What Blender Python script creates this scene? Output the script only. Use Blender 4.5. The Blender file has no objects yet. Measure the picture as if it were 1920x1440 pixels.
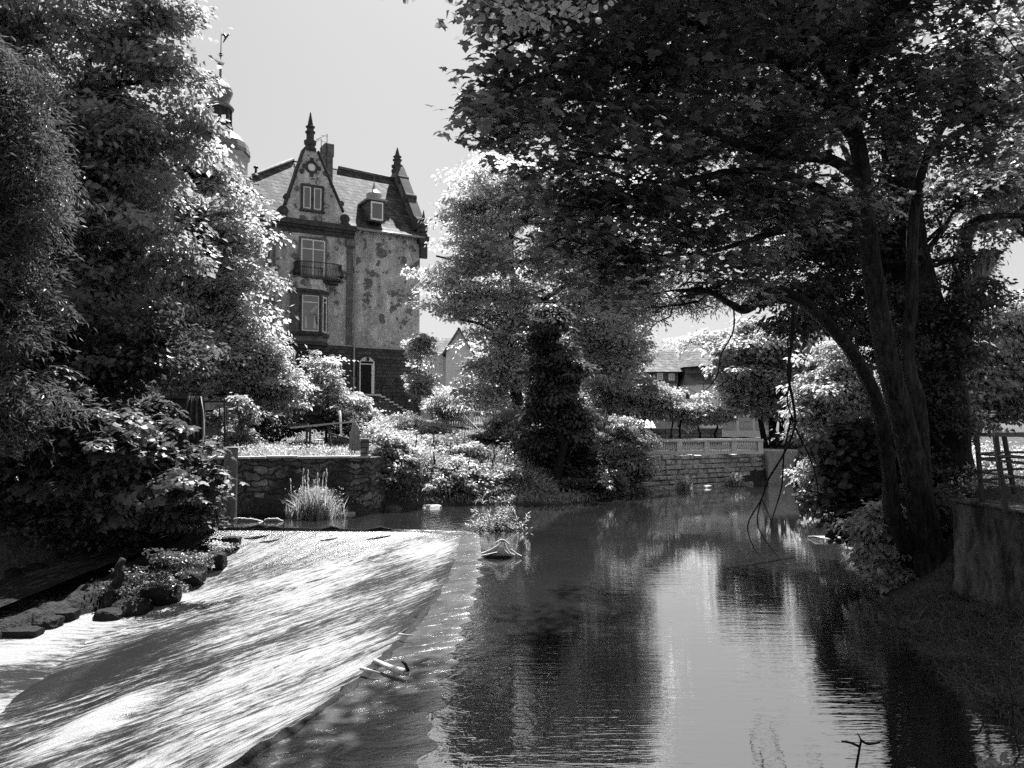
import bpy, math, random
import numpy as np
from mathutils import Vector, Matrix, noise as mnoise

R = math.radians
SC = bpy.context.scene
COL = SC.collection

# ------------------------------------------------------------------ camera
F = 1493.3                      # focal length in pixels of the 1920 px wide frame (28 mm)
EYE = Vector((0, 0, 3.0))
PITCH = R(3.07)
cd = bpy.data.cameras.new('camera'); cam = bpy.data.objects.new('camera', cd); COL.objects.link(cam)
cd.sensor_width = 36; cd.lens = 28; cd.clip_start = 0.05; cd.clip_end = 3000
cam.location = EYE; cam.rotation_euler = (math.pi / 2 + PITCH, 0, 0)
SC.camera = cam

# ------------------------------------------------------------------ world, sun, exposure
SUN_EL, SUN_AZ = R(57), R(3)   # azimuth measured from +Y towards +X
world = bpy.data.worlds.new('World'); SC.world = world; world.use_nodes = True
wt = world.node_tree; wt.nodes.clear()
sky = wt.nodes.new('ShaderNodeTexSky'); sky.sky_type = 'NISHITA'; sky.sun_disc = False
sky.sun_elevation = SUN_EL; sky.sun_rotation = SUN_AZ; sky.dust_density = 2.0; sky.air_density = 1.0
bw = wt.nodes.new('ShaderNodeRGBToBW')
gam = wt.nodes.new('ShaderNodeGamma'); gam.inputs['Gamma'].default_value = 0.5
wb = wt.nodes.new('ShaderNodeBackground'); wb.inputs['Strength'].default_value = 0.096
wo = wt.nodes.new('ShaderNodeOutputWorld')
wt.links.new(sky.outputs['Color'], bw.inputs['Color']); wt.links.new(bw.outputs['Val'], gam.inputs['Color']); wt.links.new(gam.outputs['Color'], wb.inputs['Color'])
wt.links.new(wb.outputs['Background'], wo.inputs['Surface'])
sd = bpy.data.lights.new('sun', 'SUN'); sun = bpy.data.objects.new('sun', sd); COL.objects.link(sun)
sd.energy = 5.0; sd.angle = R(0.53); sd.color = (1, 1, 1)
SUNDIR = Vector((math.sin(SUN_AZ) * math.cos(SUN_EL), math.cos(SUN_AZ) * math.cos(SUN_EL), math.sin(SUN_EL)))
sun.rotation_euler = SUNDIR.to_track_quat('Z', 'Y').to_euler()
SC.view_settings.view_transform = 'Standard'; SC.view_settings.look = 'None'
SC.view_settings.exposure = 1.68; SC.view_settings.gamma = 1.0
SC.cycles.use_denoising = False
SC.cycles.max_bounces = 7; SC.cycles.diffuse_bounces = 1; SC.cycles.glossy_bounces = 3
SC.cycles.transmission_bounces = 3; SC.cycles.transparent_max_bounces = 6
SC.cycles.caustics_reflective = False; SC.cycles.caustics_refractive = False
SC.cycles.sample_clamp_indirect = 3.0; SC.cycles.sample_clamp_direct = 5.0

# ------------------------------------------------------------------ placing helpers
CP, SP = math.cos(PITCH), math.sin(PITCH)
def ray(px, py):
    a = (px - 960) / F; b = (720 - py) / F
    return Vector((a, CP - b * SP, SP + b * CP))
def P(px, py, y):               # the point seen at that pixel, y metres ahead
    d = ray(px, py); return EYE + d * (y / d.y)
def Z(px, py, z=0.0):           # the point seen at that pixel on a level z
    d = ray(px, py); return EYE + d * ((z - EYE.z) / d.z)

# ------------------------------------------------------------------ object helpers
def tag(o, label=None, cat=None, group=None, kind=None):
    if label: o['label'] = label
    if cat: o['category'] = cat
    if group: o['group'] = group
    if kind: o['kind'] = kind
    return o
def thing(name, label, cat, loc=(0, 0, 0), rz=0.0, group=None):
    o = bpy.data.objects.new(name, None); COL.objects.link(o)
    o.location = loc; o.rotation_euler = (0, 0, rz); o.empty_display_size = 0.3
    o['wm'] = 0; del o['wm']
    return tag(o, label, cat, group)
def to_local(parent):
    if parent is None: return None
    m = Matrix.Identity(4); p = parent; chain = []
    while p: chain.append(p); p = p.parent
    for q in reversed(chain):
        m = m @ (Matrix.Translation(q.location) @ q.rotation_euler.to_matrix().to_4x4())
    return m.inverted()

class MB:
    """collects shapes; build() links them as ONE mesh object"""
    def __init__(s): s.v = []; s.f = []; s.sm = []
    def add(s, vs, fs, smooth=False):
        b = len(s.v); s.v += [tuple(v) for v in vs]
        for f in fs: s.f.append(tuple(b + i for i in f)); s.sm.append(smooth)
        return s
    def box(s, x0, x1, y0, y1, z0, z1, m=None):
        vs = [Vector(p) for p in ((x0, y0, z0), (x1, y0, z0), (x1, y1, z0), (x0, y1, z0), (x0, y0, z1), (x1, y0, z1), (x1, y1, z1), (x0, y1, z1))]
        if m is not None: vs = [m @ v for v in vs]
        return s.add(vs, [(0, 3, 2, 1), (4, 5, 6, 7), (0, 1, 5, 4), (1, 2, 6, 5), (2, 3, 7, 6), (3, 0, 4, 7)])
    def beam(s, a, b, w, h, up=(0, 0, 1)):
        a = Vector(a); b = Vector(b); d = (b - a); L = d.length; d.normalize()
        sd_ = d.cross(Vector(up))
        if sd_.length < 1e-4: sd_ = d.cross(Vector((1, 0, 0)))
        sd_.normalize(); u = sd_.cross(d)
        vs = []
        for p in (a, b):
            for i, j in ((-1, -1), (1, -1), (1, 1), (-1, 1)): vs.append(p + sd_ * (i * w / 2) + u * (j * h / 2))
        return s.add(vs, [(0, 1, 2, 3), (7, 6, 5, 4), (0, 4, 5, 1), (1, 5, 6, 2), (2, 6, 7, 3), (3, 7, 4, 0)])
    def tube(s, pts, rad, n=6, cap=True, smooth=True, wob=0.0, rng=None):
        pts = [Vector(p) for p in pts]
        if not hasattr(rad, '__len__'): rad = [rad] * len(pts)
        vs = []; fs = []; prev = None
        for i, p in enumerate(pts):
            d = (pts[min(i + 1, len(pts) - 1)] - pts[max(i - 1, 0)])
            if d.length < 1e-6: d = Vector((0, 0, 1))
            d.normalize()
            if prev is None:
                a = d.cross(Vector((0.13, 0.31, 0.94)))
                if a.length < 1e-3: a = d.cross(Vector((1, 0, 0)))
            else: a = prev - d * prev.dot(d)
            a.normalize(); prev = a; b = d.cross(a)
            for k in range(n):
                t = 2 * math.pi * k / n; r = rad[i]
                if wob and rng: r *= 1 + rng.uniform(-wob, wob)
                vs.append(p + (a * math.cos(t) + b * math.sin(t)) * r)
        for i in range(len(pts) - 1):
            for k in range(n):
                k2 = (k + 1) % n
                fs.append((i * n + k, i * n + k2, (i + 1) * n + k2, (i + 1) * n + k))
        if cap: fs.append(tuple(reversed(range(n)))); fs.append(tuple((len(pts) - 1) * n + k for k in range(n)))
        return s.add(vs, fs, smooth)
    def lathe(s, prof, c, n=12, smooth=True, a0=0.0):
        c = Vector(c); vs = []; fs = []
        for r, z in prof:
            for k in range(n):
                t = a0 + 2 * math.pi * k / n; vs.append(c + Vector((r * math.cos(t), r * math.sin(t), z)))
        for i in range(len(prof) - 1):
            for k in range(n):
                k2 = (k + 1) % n; fs.append((i * n + k, i * n + k2, (i + 1) * n + k2, (i + 1) * n + k))
        fs.append(tuple(reversed(range(n)))); fs.append(tuple((len(prof) - 1) * n + k for k in range(n)))
        return s.add(vs, fs, smooth)
    def prism(s, poly, ext):
        """poly: 3D points, extruded by the vector ext"""
        e = Vector(ext); n = len(poly); a = [Vector(p) for p in poly]
        vs = a + [p + e for p in a]
        return s.add(vs, [tuple(range(n)), tuple(reversed(range(n, 2 * n)))] + [(i, i + n, (i + 1) % n + n, (i + 1) % n) for i in range(n)])
    def build(s, name, mat, parent=None, world=False, bevel=0.0, label=None):
        me = bpy.data.meshes.new(name)
        vs = s.v
        if world and parent is not None:
            m = to_local(parent); vs = [tuple(m @ Vector(v)) for v in s.v]
        me.from_pydata(vs, [], s.f); me.validate()
        if len(s.sm) == len(me.polygons): me.polygons.foreach_set('use_smooth', s.sm)
        import bmesh
        bm = bmesh.new(); bm.from_mesh(me); bmesh.ops.recalc_face_normals(bm, faces=bm.faces); bm.to_mesh(me); bm.free()
        me.materials.append(mat); me.update()
        o = bpy.data.objects.new(name, me); COL.objects.link(o)
        if parent is not None: o.parent = parent
        if bevel:
            b = o.modifiers.new('bevel', 'BEVEL'); b.width = bevel; b.segments = 1; b.limit_method = 'ANGLE'
        if label: o['label'] = label
        return o

def np_mesh(name, V, faces_flat, sizes, mat, parent=None, attr=None, smooth=False, uv=None):
    """fast mesh from numpy arrays (world coordinates; a parent Empty is only translated/rotated)"""
    if parent is not None:
        m = np.array(to_local(parent)); V = V @ m[:3, :3].T + m[:3, 3]
    me = bpy.data.meshes.new(name)
    me.vertices.add(len(V)); me.vertices.foreach_set('co', V.astype(np.float32).ravel())
    me.loops.add(len(faces_flat)); me.loops.foreach_set('vertex_index', faces_flat.astype(np.int32))
    me.polygons.add(len(sizes)); st = np.concatenate([[0], np.cumsum(sizes)[:-1]]).astype(np.int32)
    me.polygons.foreach_set('loop_start', st)
    try: me.polygons.foreach_set('loop_total', sizes.astype(np.int32))
    except Exception: pass
    me.polygons.foreach_set('use_smooth', np.full(len(sizes), smooth))
    me.update(calc_edges=True)
    if attr is not None:
        a = me.attributes.new('tint', 'FLOAT', 'POINT'); a.data.foreach_set('value', attr.astype(np.float32))
    if uv is not None:
        l = me.uv_layers.new(name='UVMap'); l.data.foreach_set('uv', uv[faces_flat].astype(np.float32).ravel())
    me.materials.append(mat)
    o = bpy.data.objects.new(name, me); COL.objects.link(o)
    if parent is not None: o.parent = parent
    return o

# ------------------------------------------------------------------ materials
def g3(v): return (v, v, v, 1)
class NT:
    def __init__(s, name):
        s.m = bpy.data.materials.new(name); s.m.use_nodes = True; s.t = s.m.node_tree; s.t.nodes.clear()
        s.out = s.n('OutputMaterial')
    def n(s, k, **kw):
        nd = s.t.nodes.new('ShaderNode' + k)
        for a, b in kw.items(): setattr(nd, a, b)
        return nd
    def l(s, a, b): s.t.links.new(a, b)
    def val(s, sock, v):
        if isinstance(v, (int, float)):
            try: sock.default_value = v
            except Exception: sock.default_value = g3(v)
        else: s.l(v, sock)
    def math(s, op, a, b=0.0, clamp=False):
        m = s.n('Math', operation=op, use_clamp=clamp); s.val(m.inputs[0], a); s.val(m.inputs[1], b); return m.outputs[0]
    def mapr(s, v, a, b, c=0.0, d=1.0, smooth=False):
        m = s.n('MapRange'); m.clamp = True
        if smooth: m.interpolation_type = 'SMOOTHSTEP'
        s.val(m.inputs['Value'], v)
        for k, x in zip(('From Min', 'From Max', 'To Min', 'To Max'), (a, b, c, d)): m.inputs[k].default_value = x
        return m.outputs[0]
    def mix(s, f, a, b):
        m = s.n('Mix', data_type='FLOAT'); s.val(m.inputs[0], f); s.val(m.inputs[2], a); s.val(m.inputs[3], b); return m.outputs[0]
    def obj(s, sc=(1, 1, 1), rot=(0, 0, 0), src='Object'):
        c = s.n('TexCoord'); m = s.n('Mapping'); m.inputs['Scale'].default_value = sc; m.inputs['Rotation'].default_value = rot
        s.l(c.outputs[src], m.inputs['Vector']); return m.outputs[0]
    def noise(s, scale, det=4, vec=None, rough=0.55, dist=0.0):
        n = s.n('TexNoise'); n.inputs['Scale'].default_value = scale; n.inputs['Detail'].default_value = det
        n.inputs['Roughness'].default_value = rough; n.inputs['Distortion'].default_value = dist
        s.l(vec if vec is not None else s.obj(), n.inputs['Vector']); return n.outputs['Fac']
    def bump(s, h, strength=0.5, dist=0.05, base=None):
        b = s.n('Bump'); b.inputs['Strength'].default_value = strength; b.inputs['Distance'].default_value = dist
        s.l(h, b.inputs['Height'])
        if base is not None: s.l(base, b.inputs['Normal'])
        return b.outputs[0]
    def pbr(s, col, rough=0.8, normal=None, spec=0.5, metal=0.0):
        p = s.n('BsdfPrincipled')
        if isinstance(col, (int, float)): p.inputs['Base Color'].default_value = g3(col)
        else: s.l(col, p.inputs['Base Color'])
        s.val(p.inputs['Roughness'], rough); p.inputs['Metallic'].default_value = metal
        p.inputs['Specular IOR Level'].default_value = spec
        if normal is not None: s.l(normal, p.inputs['Normal'])
        s.l(p.outputs[0], s.out.inputs['Surface']); return p

M = {}
def plain(key, col, rough=0.7, metal=0.0, var=0.25, nscale=6.0, bump=0.15, spec=0.4):
    n = NT(key); f = n.noise(nscale, 5); c = n.mapr(f, 0.3, 0.7, col * (1 - var), col * (1 + var))
    n.pbr(c, rough, n.bump(n.noise(nscale * 4, 4), bump, 0.02), spec, metal); M[key] = n.m
    return n.m
plain('white_paint', 0.88, 0.5, var=0.08, bump=0.03)
plain('dark_iron', 0.025, 0.5, var=0.4)
plain('zinc', 0.32, 0.4, var=0.15)
plain('brownstone', 0.06, 0.9, var=0.45, nscale=3, bump=0.4)
plain('brownstone_light', 0.15, 0.9, var=0.4, nscale=3, bump=0.4)
plain('plaster_grey', 0.42, 0.9, var=0.12, nscale=1.5)
plain('plaster_white', 0.72, 0.9, var=0.06, nscale=1.0)
plain('dark_wood', 0.05, 0.8, var=0.5)
plain('pale_wood', 0.42, 0.7, var=0.3, nscale=9)
plain('tarp', 0.10, 0.6, var=0.3, nscale=2)
plain('interior_shade', 0.012, 0.9, var=0.1)  # near-black colour stands in for the unlit space behind openings
plain('concrete', 0.42, 0.9, var=0.2, nscale=2.5, bump=0.3)
plain('concrete_dark', 0.17, 0.85, var=0.25, nscale=2.0, bump=0.3)
plain('cast_stone', 0.75, 0.85, var=0.12, nscale=3)
plain('soil', 0.05, 0.95, var=0.5, nscale=1.2, bump=0.6)
plain('curtain', 0.6, 0.9, var=0.1)
plain('parasol_cloth', 0.25, 0.9, var=0.15)
plain('dry_wood', 0.5, 0.8, var=0.35, nscale=12, bump=0.5)

def bark(key, col, sc=(9, 9, 1.6)):
    n = NT(key); v = n.obj(sc)
    f = n.noise(2.0, 6, v, 0.65); big = n.noise(0.9, 4)
    c = n.math('MULTIPLY', n.mapr(f, 0.35, 0.68, col * 0.2, col * 2.4), n.mapr(big, 0.35, 0.65, 0.5, 1.6))
    c = n.math('ADD', c, n.mapr(n.noise(3.1, 5, n.obj(), 0.7), 0.60, 0.66, 0, col * 1.6))
    n.pbr(c, 0.9, n.bump(f, 1.0, 0.12), 0.15); M[key] = n.m
bark('bark', 0.03); bark('bark_dark', 0.018); bark('bark_pale', 0.2)

def glass(key, col=0.03):
    n = NT(key)
    d = n.n('BsdfDiffuse'); d.inputs['Color'].default_value = g3(col)
    gl = n.n('BsdfGlossy'); gl.inputs['Roughness'].default_value = 0.03; gl.inputs['Color'].default_value = g3(0.9)
    nv = n.bump(n.noise(1.2, 2), 0.1, 0.02); n.l(nv, gl.inputs['Normal'])
    mx = n.n('MixShader'); mx.inputs[0].default_value = 0.16
    n.l(d.outputs[0], mx.inputs[1]); n.l(gl.outputs[0], mx.inputs[2]); n.l(mx.outputs[0], n.out.inputs['Surface']); M[key] = n.m
glass('glass')

def stucco():
    n = NT('stucco'); v = n.obj()
    base = n.mapr(n.noise(0.5, 5, v, 0.6), 0.3, 0.7, 0.42, 0.72)
    fine = n.mapr(n.noise(6, 6, v, 0.7), 0.3, 0.7, 0.6, 1.3)
    spot = n.n('TexVoronoi'); spot.inputs['Scale'].default_value = 3.1; n.l(v, spot.inputs['Vector']); s3 = n.n('SeparateColor'); n.l(spot.outputs['Color'], s3.inputs[0])
    fine = n.math('MULTIPLY', fine, n.mapr(n.math('SUBTRACT', n.mapr(s3.outputs[0], .55, 1, 0, .2), spot.outputs['Distance']), -0.02, 0.03, 1.0, 0.62))
    fine = n.math('MULTIPLY', fine, n.mapr(n.noise(1.2, 5, n.obj((1.3, 1.3, 0.35)), 0.65), 0.35, 0.65, 0.72, 1.15))
    c = n.math('MULTIPLY', base, fine)
    # repair patches and outlines
    vo = n.n('TexVoronoi'); vo.inputs['Scale'].default_value = 1.15; vo.inputs['Randomness'].default_value = 1
    ad = n.n('VectorMath', operation='ADD'); ns = n.n('TexNoise'); ns.inputs['Scale'].default_value = 2.2
    n.l(v, ns.inputs['Vector']); sc = n.n('VectorMath', operation='SCALE'); sc.inputs['Scale'].default_value = 0.55
    n.l(ns.outputs['Color'], sc.inputs[0]); n.l(v, ad.inputs[0]); n.l(sc.outputs[0], ad.inputs[1]); n.l(ad.outputs[0], vo.inputs['Vector'])
    sep = n.n('SeparateColor'); n.l(vo.outputs['Color'], sep.inputs[0])
    rad = n.mapr(sep.outputs[0], 0.35, 1.0, 0.02, 0.26)
    dd = n.math('SUBTRACT', rad, vo.outputs['Distance'])
    patch = n.mapr(dd, 0.0, 0.03)
    tone = n.mapr(sep.outputs[1], 0.0, 1.0, 0.5, 1.3)
    c = n.mix(patch, c, n.math('MULTIPLY', c, tone))
    ring = n.math('SUBTRACT', 1.0, n.mapr(n.math('ABSOLUTE', dd), 0.0, 0.03))
    c = n.math('MULTIPLY', c, n.math('SUBTRACT', 1.0, n.math('MULTIPLY', ring, 0.3)))
    # plaster fallen off to dark brick, more of it high up
    sx = n.n('SeparateXYZ'); n.l(v, sx.inputs[0])
    h = n.mapr(sx.outputs[2], 8.5, 12.2, 0.0, 0.10)
    fall = n.mapr(n.math('ADD', n.noise(1.5, 6, v, 0.62), h), 0.645, 0.675)
    br = n.n('TexBrick'); br.inputs['Scale'].default_value = 3.2; br.inputs['Color1'].default_value = g3(0.20); br.inputs['Color2'].default_value = g3(0.11)
    br.inputs['Mortar'].default_value = g3(0.18); br.inputs['Mortar Size'].default_value = 0.03; br.inputs['Row Height'].default_value = 0.3; br.inputs['Brick Width'].default_value = 0.8
    cb = n.n('CombineXYZ'); n.l(sx.outputs[0], cb.inputs[0]); n.l(sx.outputs[2], cb.inputs[1]); n.l(cb.outputs[0], br.inputs['Vector'])
    c = n.mix(fall, c, br.outputs['Color'])
    # pale runs of lime
    lime = n.mapr(n.noise(0.8, 4, n.obj((1.5, 1.5, 0.55)), 0.6, 0.6), 0.56, 0.70, 0, 0.3)
    c = n.math('ADD', c, lime)
    hh = n.math('SUBTRACT', n.noise(9, 5, v), n.math('MULTIPLY', fall, 0.8))
    n.pbr(c, 0.92, n.bump(hh, 0.5, 0.05), 0.2); M['stucco'] = n.m
stucco()

def masonry(key, c1, c2, mortar, bw_, rh, msize=0.02, axes='xz', rough=0.9, bumpd=0.05, dist=0.10, mossy=0.0):
    n = NT(key); v = n.obj(); sx = n.n('SeparateXYZ'); n.l(v, sx.inputs[0])
    cb = n.n('CombineXYZ')
    hsum = n.math('ADD', sx.outputs[0], sx.outputs[1])
    n.l(hsum, cb.inputs[0]); n.l(sx.outputs[2], cb.inputs[1])
    ns = n.n('TexNoise'); ns.inputs['Scale'].default_value = 1.7; ns.inputs['Detail'].default_value = 3; n.l(v, ns.inputs['Vector'])
    sc = n.n('VectorMath', operation='SCALE'); sc.inputs['Scale'].default_value = dist; n.l(ns.outputs['Color'], sc.inputs[0])
    ad = n.n('VectorMath', operation='ADD'); n.l(cb.outputs[0], ad.inputs[0]); n.l(sc.outputs[0], ad.inputs[1])
    br = n.n('TexBrick'); br.inputs['Scale'].default_value = 1.0; br.inputs['Color1'].default_value = g3(c1); br.inputs['Color2'].default_value = g3(c2)
    br.inputs['Mortar'].default_value = g3(mortar); br.inputs['Mortar Size'].default_value = msize; br.inputs['Mortar Smooth'].default_value = 0.3
    br.inputs['Brick Width'].default_value = bw_; br.inputs['Row Height'].default_value = rh; br.offset_frequency = 2; br.squash_frequency = 3; br.squash = 1.3
    n.l(ad.outputs[0], br.inputs['Vector'])
    f = n.mapr(n.noise(1.1, 5, v, 0.6), 0.3, 0.7, 0.5, 1.5)
    f2 = n.mapr(n.noise(9, 4, v, 0.7), 0.3, 0.7, 0.7, 1.3)
    c = n.math('MULTIPLY', n.math('MULTIPLY', br.outputs['Color'], f), f2)
    if mossy: c = n.mix(n.mapr(n.noise(0.8, 5, v), 0.5, 0.62, 0, mossy), c, 0.03)
    hh = n.math('ADD', n.math('SUBTRACT', 1.0, br.outputs['Fac']), n.math('MULTIPLY', n.noise(5, 5, v), 0.7))
    n.pbr(c, rough, n.bump(hh, 0.9, bumpd), 0.25); M[key] = n.m
masonry('rubble', 0.12, 0.06, 0.04, 0.55, 0.26)
masonry('garden_stone', 0.26, 0.08, 0.035, 0.6, 0.22, 0.03, mossy=0.85, dist=0.75)
masonry('stair_stone', 0.16, 0.10, 0.04, 0.6, 0.20, 0.02)
masonry('terrace_stone', 0.26, 0.16, 0.09, 0.8, 0.24)
masonry('wall_far', 0.3, 0.24, 0.16, 0.6, 0.25)

def roof_mat(key, c1, c2, row=0.26, wid=0.28, bd=0.06, rough=0.38, spec=0.6):
    n = NT(key); v = n.obj(); sx = n.n('SeparateXYZ'); n.l(v, sx.inputs[0]); cb = n.n('CombineXYZ')
    n.l(n.math('ADD', sx.outputs[0], sx.outputs[1]), cb.inputs[0]); n.l(sx.outputs[2], cb.inputs[1])
    br = n.n('TexBrick'); br.inputs['Scale'].default_value = 1.0; br.inputs['Color1'].default_value = g3(c1); br.inputs['Color2'].default_value = g3(c2)
    br.inputs['Mortar'].default_value = g3(c2 * 0.35); br.inputs['Mortar Size'].default_value = 0.018; br.inputs['Brick Width'].default_value = wid; br.inputs['Row Height'].default_value = row
    n.l(cb.outputs[0], br.inputs['Vector'])
    saw = n.math('SUBTRACT', 1.0, n.math('FRACT', n.math('DIVIDE', sx.outputs[2], row)))
    hh = n.math('ADD', n.math('MULTIPLY', saw, 1.0), n.math('MULTIPLY', n.noise(4, 3, v), 0.6))
    c = n.math('MULTIPLY', br.outputs['Color'], n.mapr(n.noise(1.6, 5, v, 0.7), 0.3, 0.7, 0.5, 1.5))
    n.pbr(c, rough, n.bump(hh, 0.8, bd), spec); M[key] = n.m
roof_mat('slate', 0.13, 0.055, row=0.30, wid=0.34, bd=0.13, rough=0.8, spec=0.06)
roof_mat('tile_roof', 0.20, 0.12, row=0.33, wid=0.3, rough=0.9, spec=0.05)
roof_mat('shingle_dark', 0.08, 0.05)
roof_mat('metal_dome', 0.16, 0.12, row=0.3, wid=3.0, bd=0.01, rough=0.3)

def ground():
    n = NT('ground'); v = n.obj()
    c = n.mapr(n.noise(0.9, 6, v, 0.65), 0.3, 0.7, 0.03, 0.10)
    c = n.math('MULTIPLY', c, n.mapr(n.noise(14, 3, v), 0.3, 0.7, 0.5, 1.5))
    n.pbr(c, 0.95, n.bump(n.noise(5, 6, v, 0.7), 1.0, 0.15), 0.15); M['ground'] = n.m
ground()

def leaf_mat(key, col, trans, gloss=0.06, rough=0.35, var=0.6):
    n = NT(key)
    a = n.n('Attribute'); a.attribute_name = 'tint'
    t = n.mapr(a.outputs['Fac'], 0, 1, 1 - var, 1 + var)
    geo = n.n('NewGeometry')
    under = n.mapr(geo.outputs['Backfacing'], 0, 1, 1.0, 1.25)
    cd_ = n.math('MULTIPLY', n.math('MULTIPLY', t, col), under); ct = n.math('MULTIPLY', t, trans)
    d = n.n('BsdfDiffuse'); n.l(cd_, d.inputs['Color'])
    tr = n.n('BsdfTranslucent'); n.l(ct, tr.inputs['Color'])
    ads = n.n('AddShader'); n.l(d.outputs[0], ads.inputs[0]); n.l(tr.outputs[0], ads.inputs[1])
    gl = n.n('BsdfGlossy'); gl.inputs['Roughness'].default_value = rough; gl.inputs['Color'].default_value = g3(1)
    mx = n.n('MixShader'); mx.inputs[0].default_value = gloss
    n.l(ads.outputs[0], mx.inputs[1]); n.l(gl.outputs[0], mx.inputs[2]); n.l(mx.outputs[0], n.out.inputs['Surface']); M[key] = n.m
leaf_mat('leaf_dark', 0.038, 0.05, 0.03, 0.35)  # leaf tones mix plant colour with each crown's sun and shade
leaf_mat('leaf_maple', 0.04, 0.12, 0.04, 0.4)  # colour lowered for the backlit shade under the canopy
leaf_mat('leaf_shade', 0.04, 0.05, 0.03, 0.45)  # darker maple leaf, shade of the tall trees put into the colour
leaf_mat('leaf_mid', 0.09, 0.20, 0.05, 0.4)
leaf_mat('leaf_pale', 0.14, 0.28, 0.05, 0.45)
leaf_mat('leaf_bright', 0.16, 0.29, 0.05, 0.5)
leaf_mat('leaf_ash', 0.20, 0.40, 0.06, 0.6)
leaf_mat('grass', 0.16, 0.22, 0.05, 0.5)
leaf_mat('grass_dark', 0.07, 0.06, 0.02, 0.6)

def pool_mat():
    n = NT('pool_water'); v = n.obj()
    # fine ripples lying across the view near the weir, almost none farther up
    sx = n.n('SeparateXYZ'); n.l(v, sx.inputs[0])
    far = n.mapr(sx.outputs[1], 6, 22, 1.0, 0.22)
    warp = n.noise(0.35, 3, v, 0.5)
    cal = n.mapr(warp, 0.35, 0.65, 0.35, 1.0)
    r1 = n.noise(1.0, 3, n.obj((1.2, 8.0, 1)), 0.5, 0.3)
    r2 = n.noise(1.0, 2, n.obj((5.0, 22.0, 1)), 0.5)
    near_sill = n.mapr(sx.outputs[0], -1.6, 0.9, 1.0, 0.0, True)
    r3 = n.noise(1.0, 3, n.obj((3.5, 3.0, 1)), 0.6, 1.0)
    hh = n.math('ADD', n.math('MULTIPLY', r1, 0.55), n.math('MULTIPLY', r2, 0.22))
    hh = n.math('MULTIPLY', n.math('MULTIPLY', hh, far), cal)
    hh = n.math('ADD', hh, n.math('MULTIPLY', n.math('MULTIPLY', r3, near_sill), 1.1))
    nm = n.bump(hh, 0.5, 0.022)
    d = n.n('BsdfDiffuse'); n.val(d.inputs['Color'], n.mapr(n.noise(0.25, 4, v), 0.3, 0.7, 0.020, 0.032))
    gl = n.n('BsdfGlossy'); gl.inputs['Roughness'].default_value = 0.012; gl.inputs['Color'].default_value = g3(0.95); n.l(nm, gl.inputs['Normal'])
    fr = n.n('Fresnel'); fr.inputs['IOR'].default_value = 1.7; n.l(nm, fr.inputs['Normal'])
    fac = n.mapr(fr.outputs[0], 0.06, 0.6, 0.42, 0.85)
    mx = n.n('MixShader'); n.l(fac, mx.inputs[0]); n.l(d.outputs[0], mx.inputs[1]); n.l(gl.outputs[0], mx.inputs[2])
    n.l(mx.outputs[0], n.out.inputs['Surface']); M['pool_water'] = n.m
pool_mat()

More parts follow.
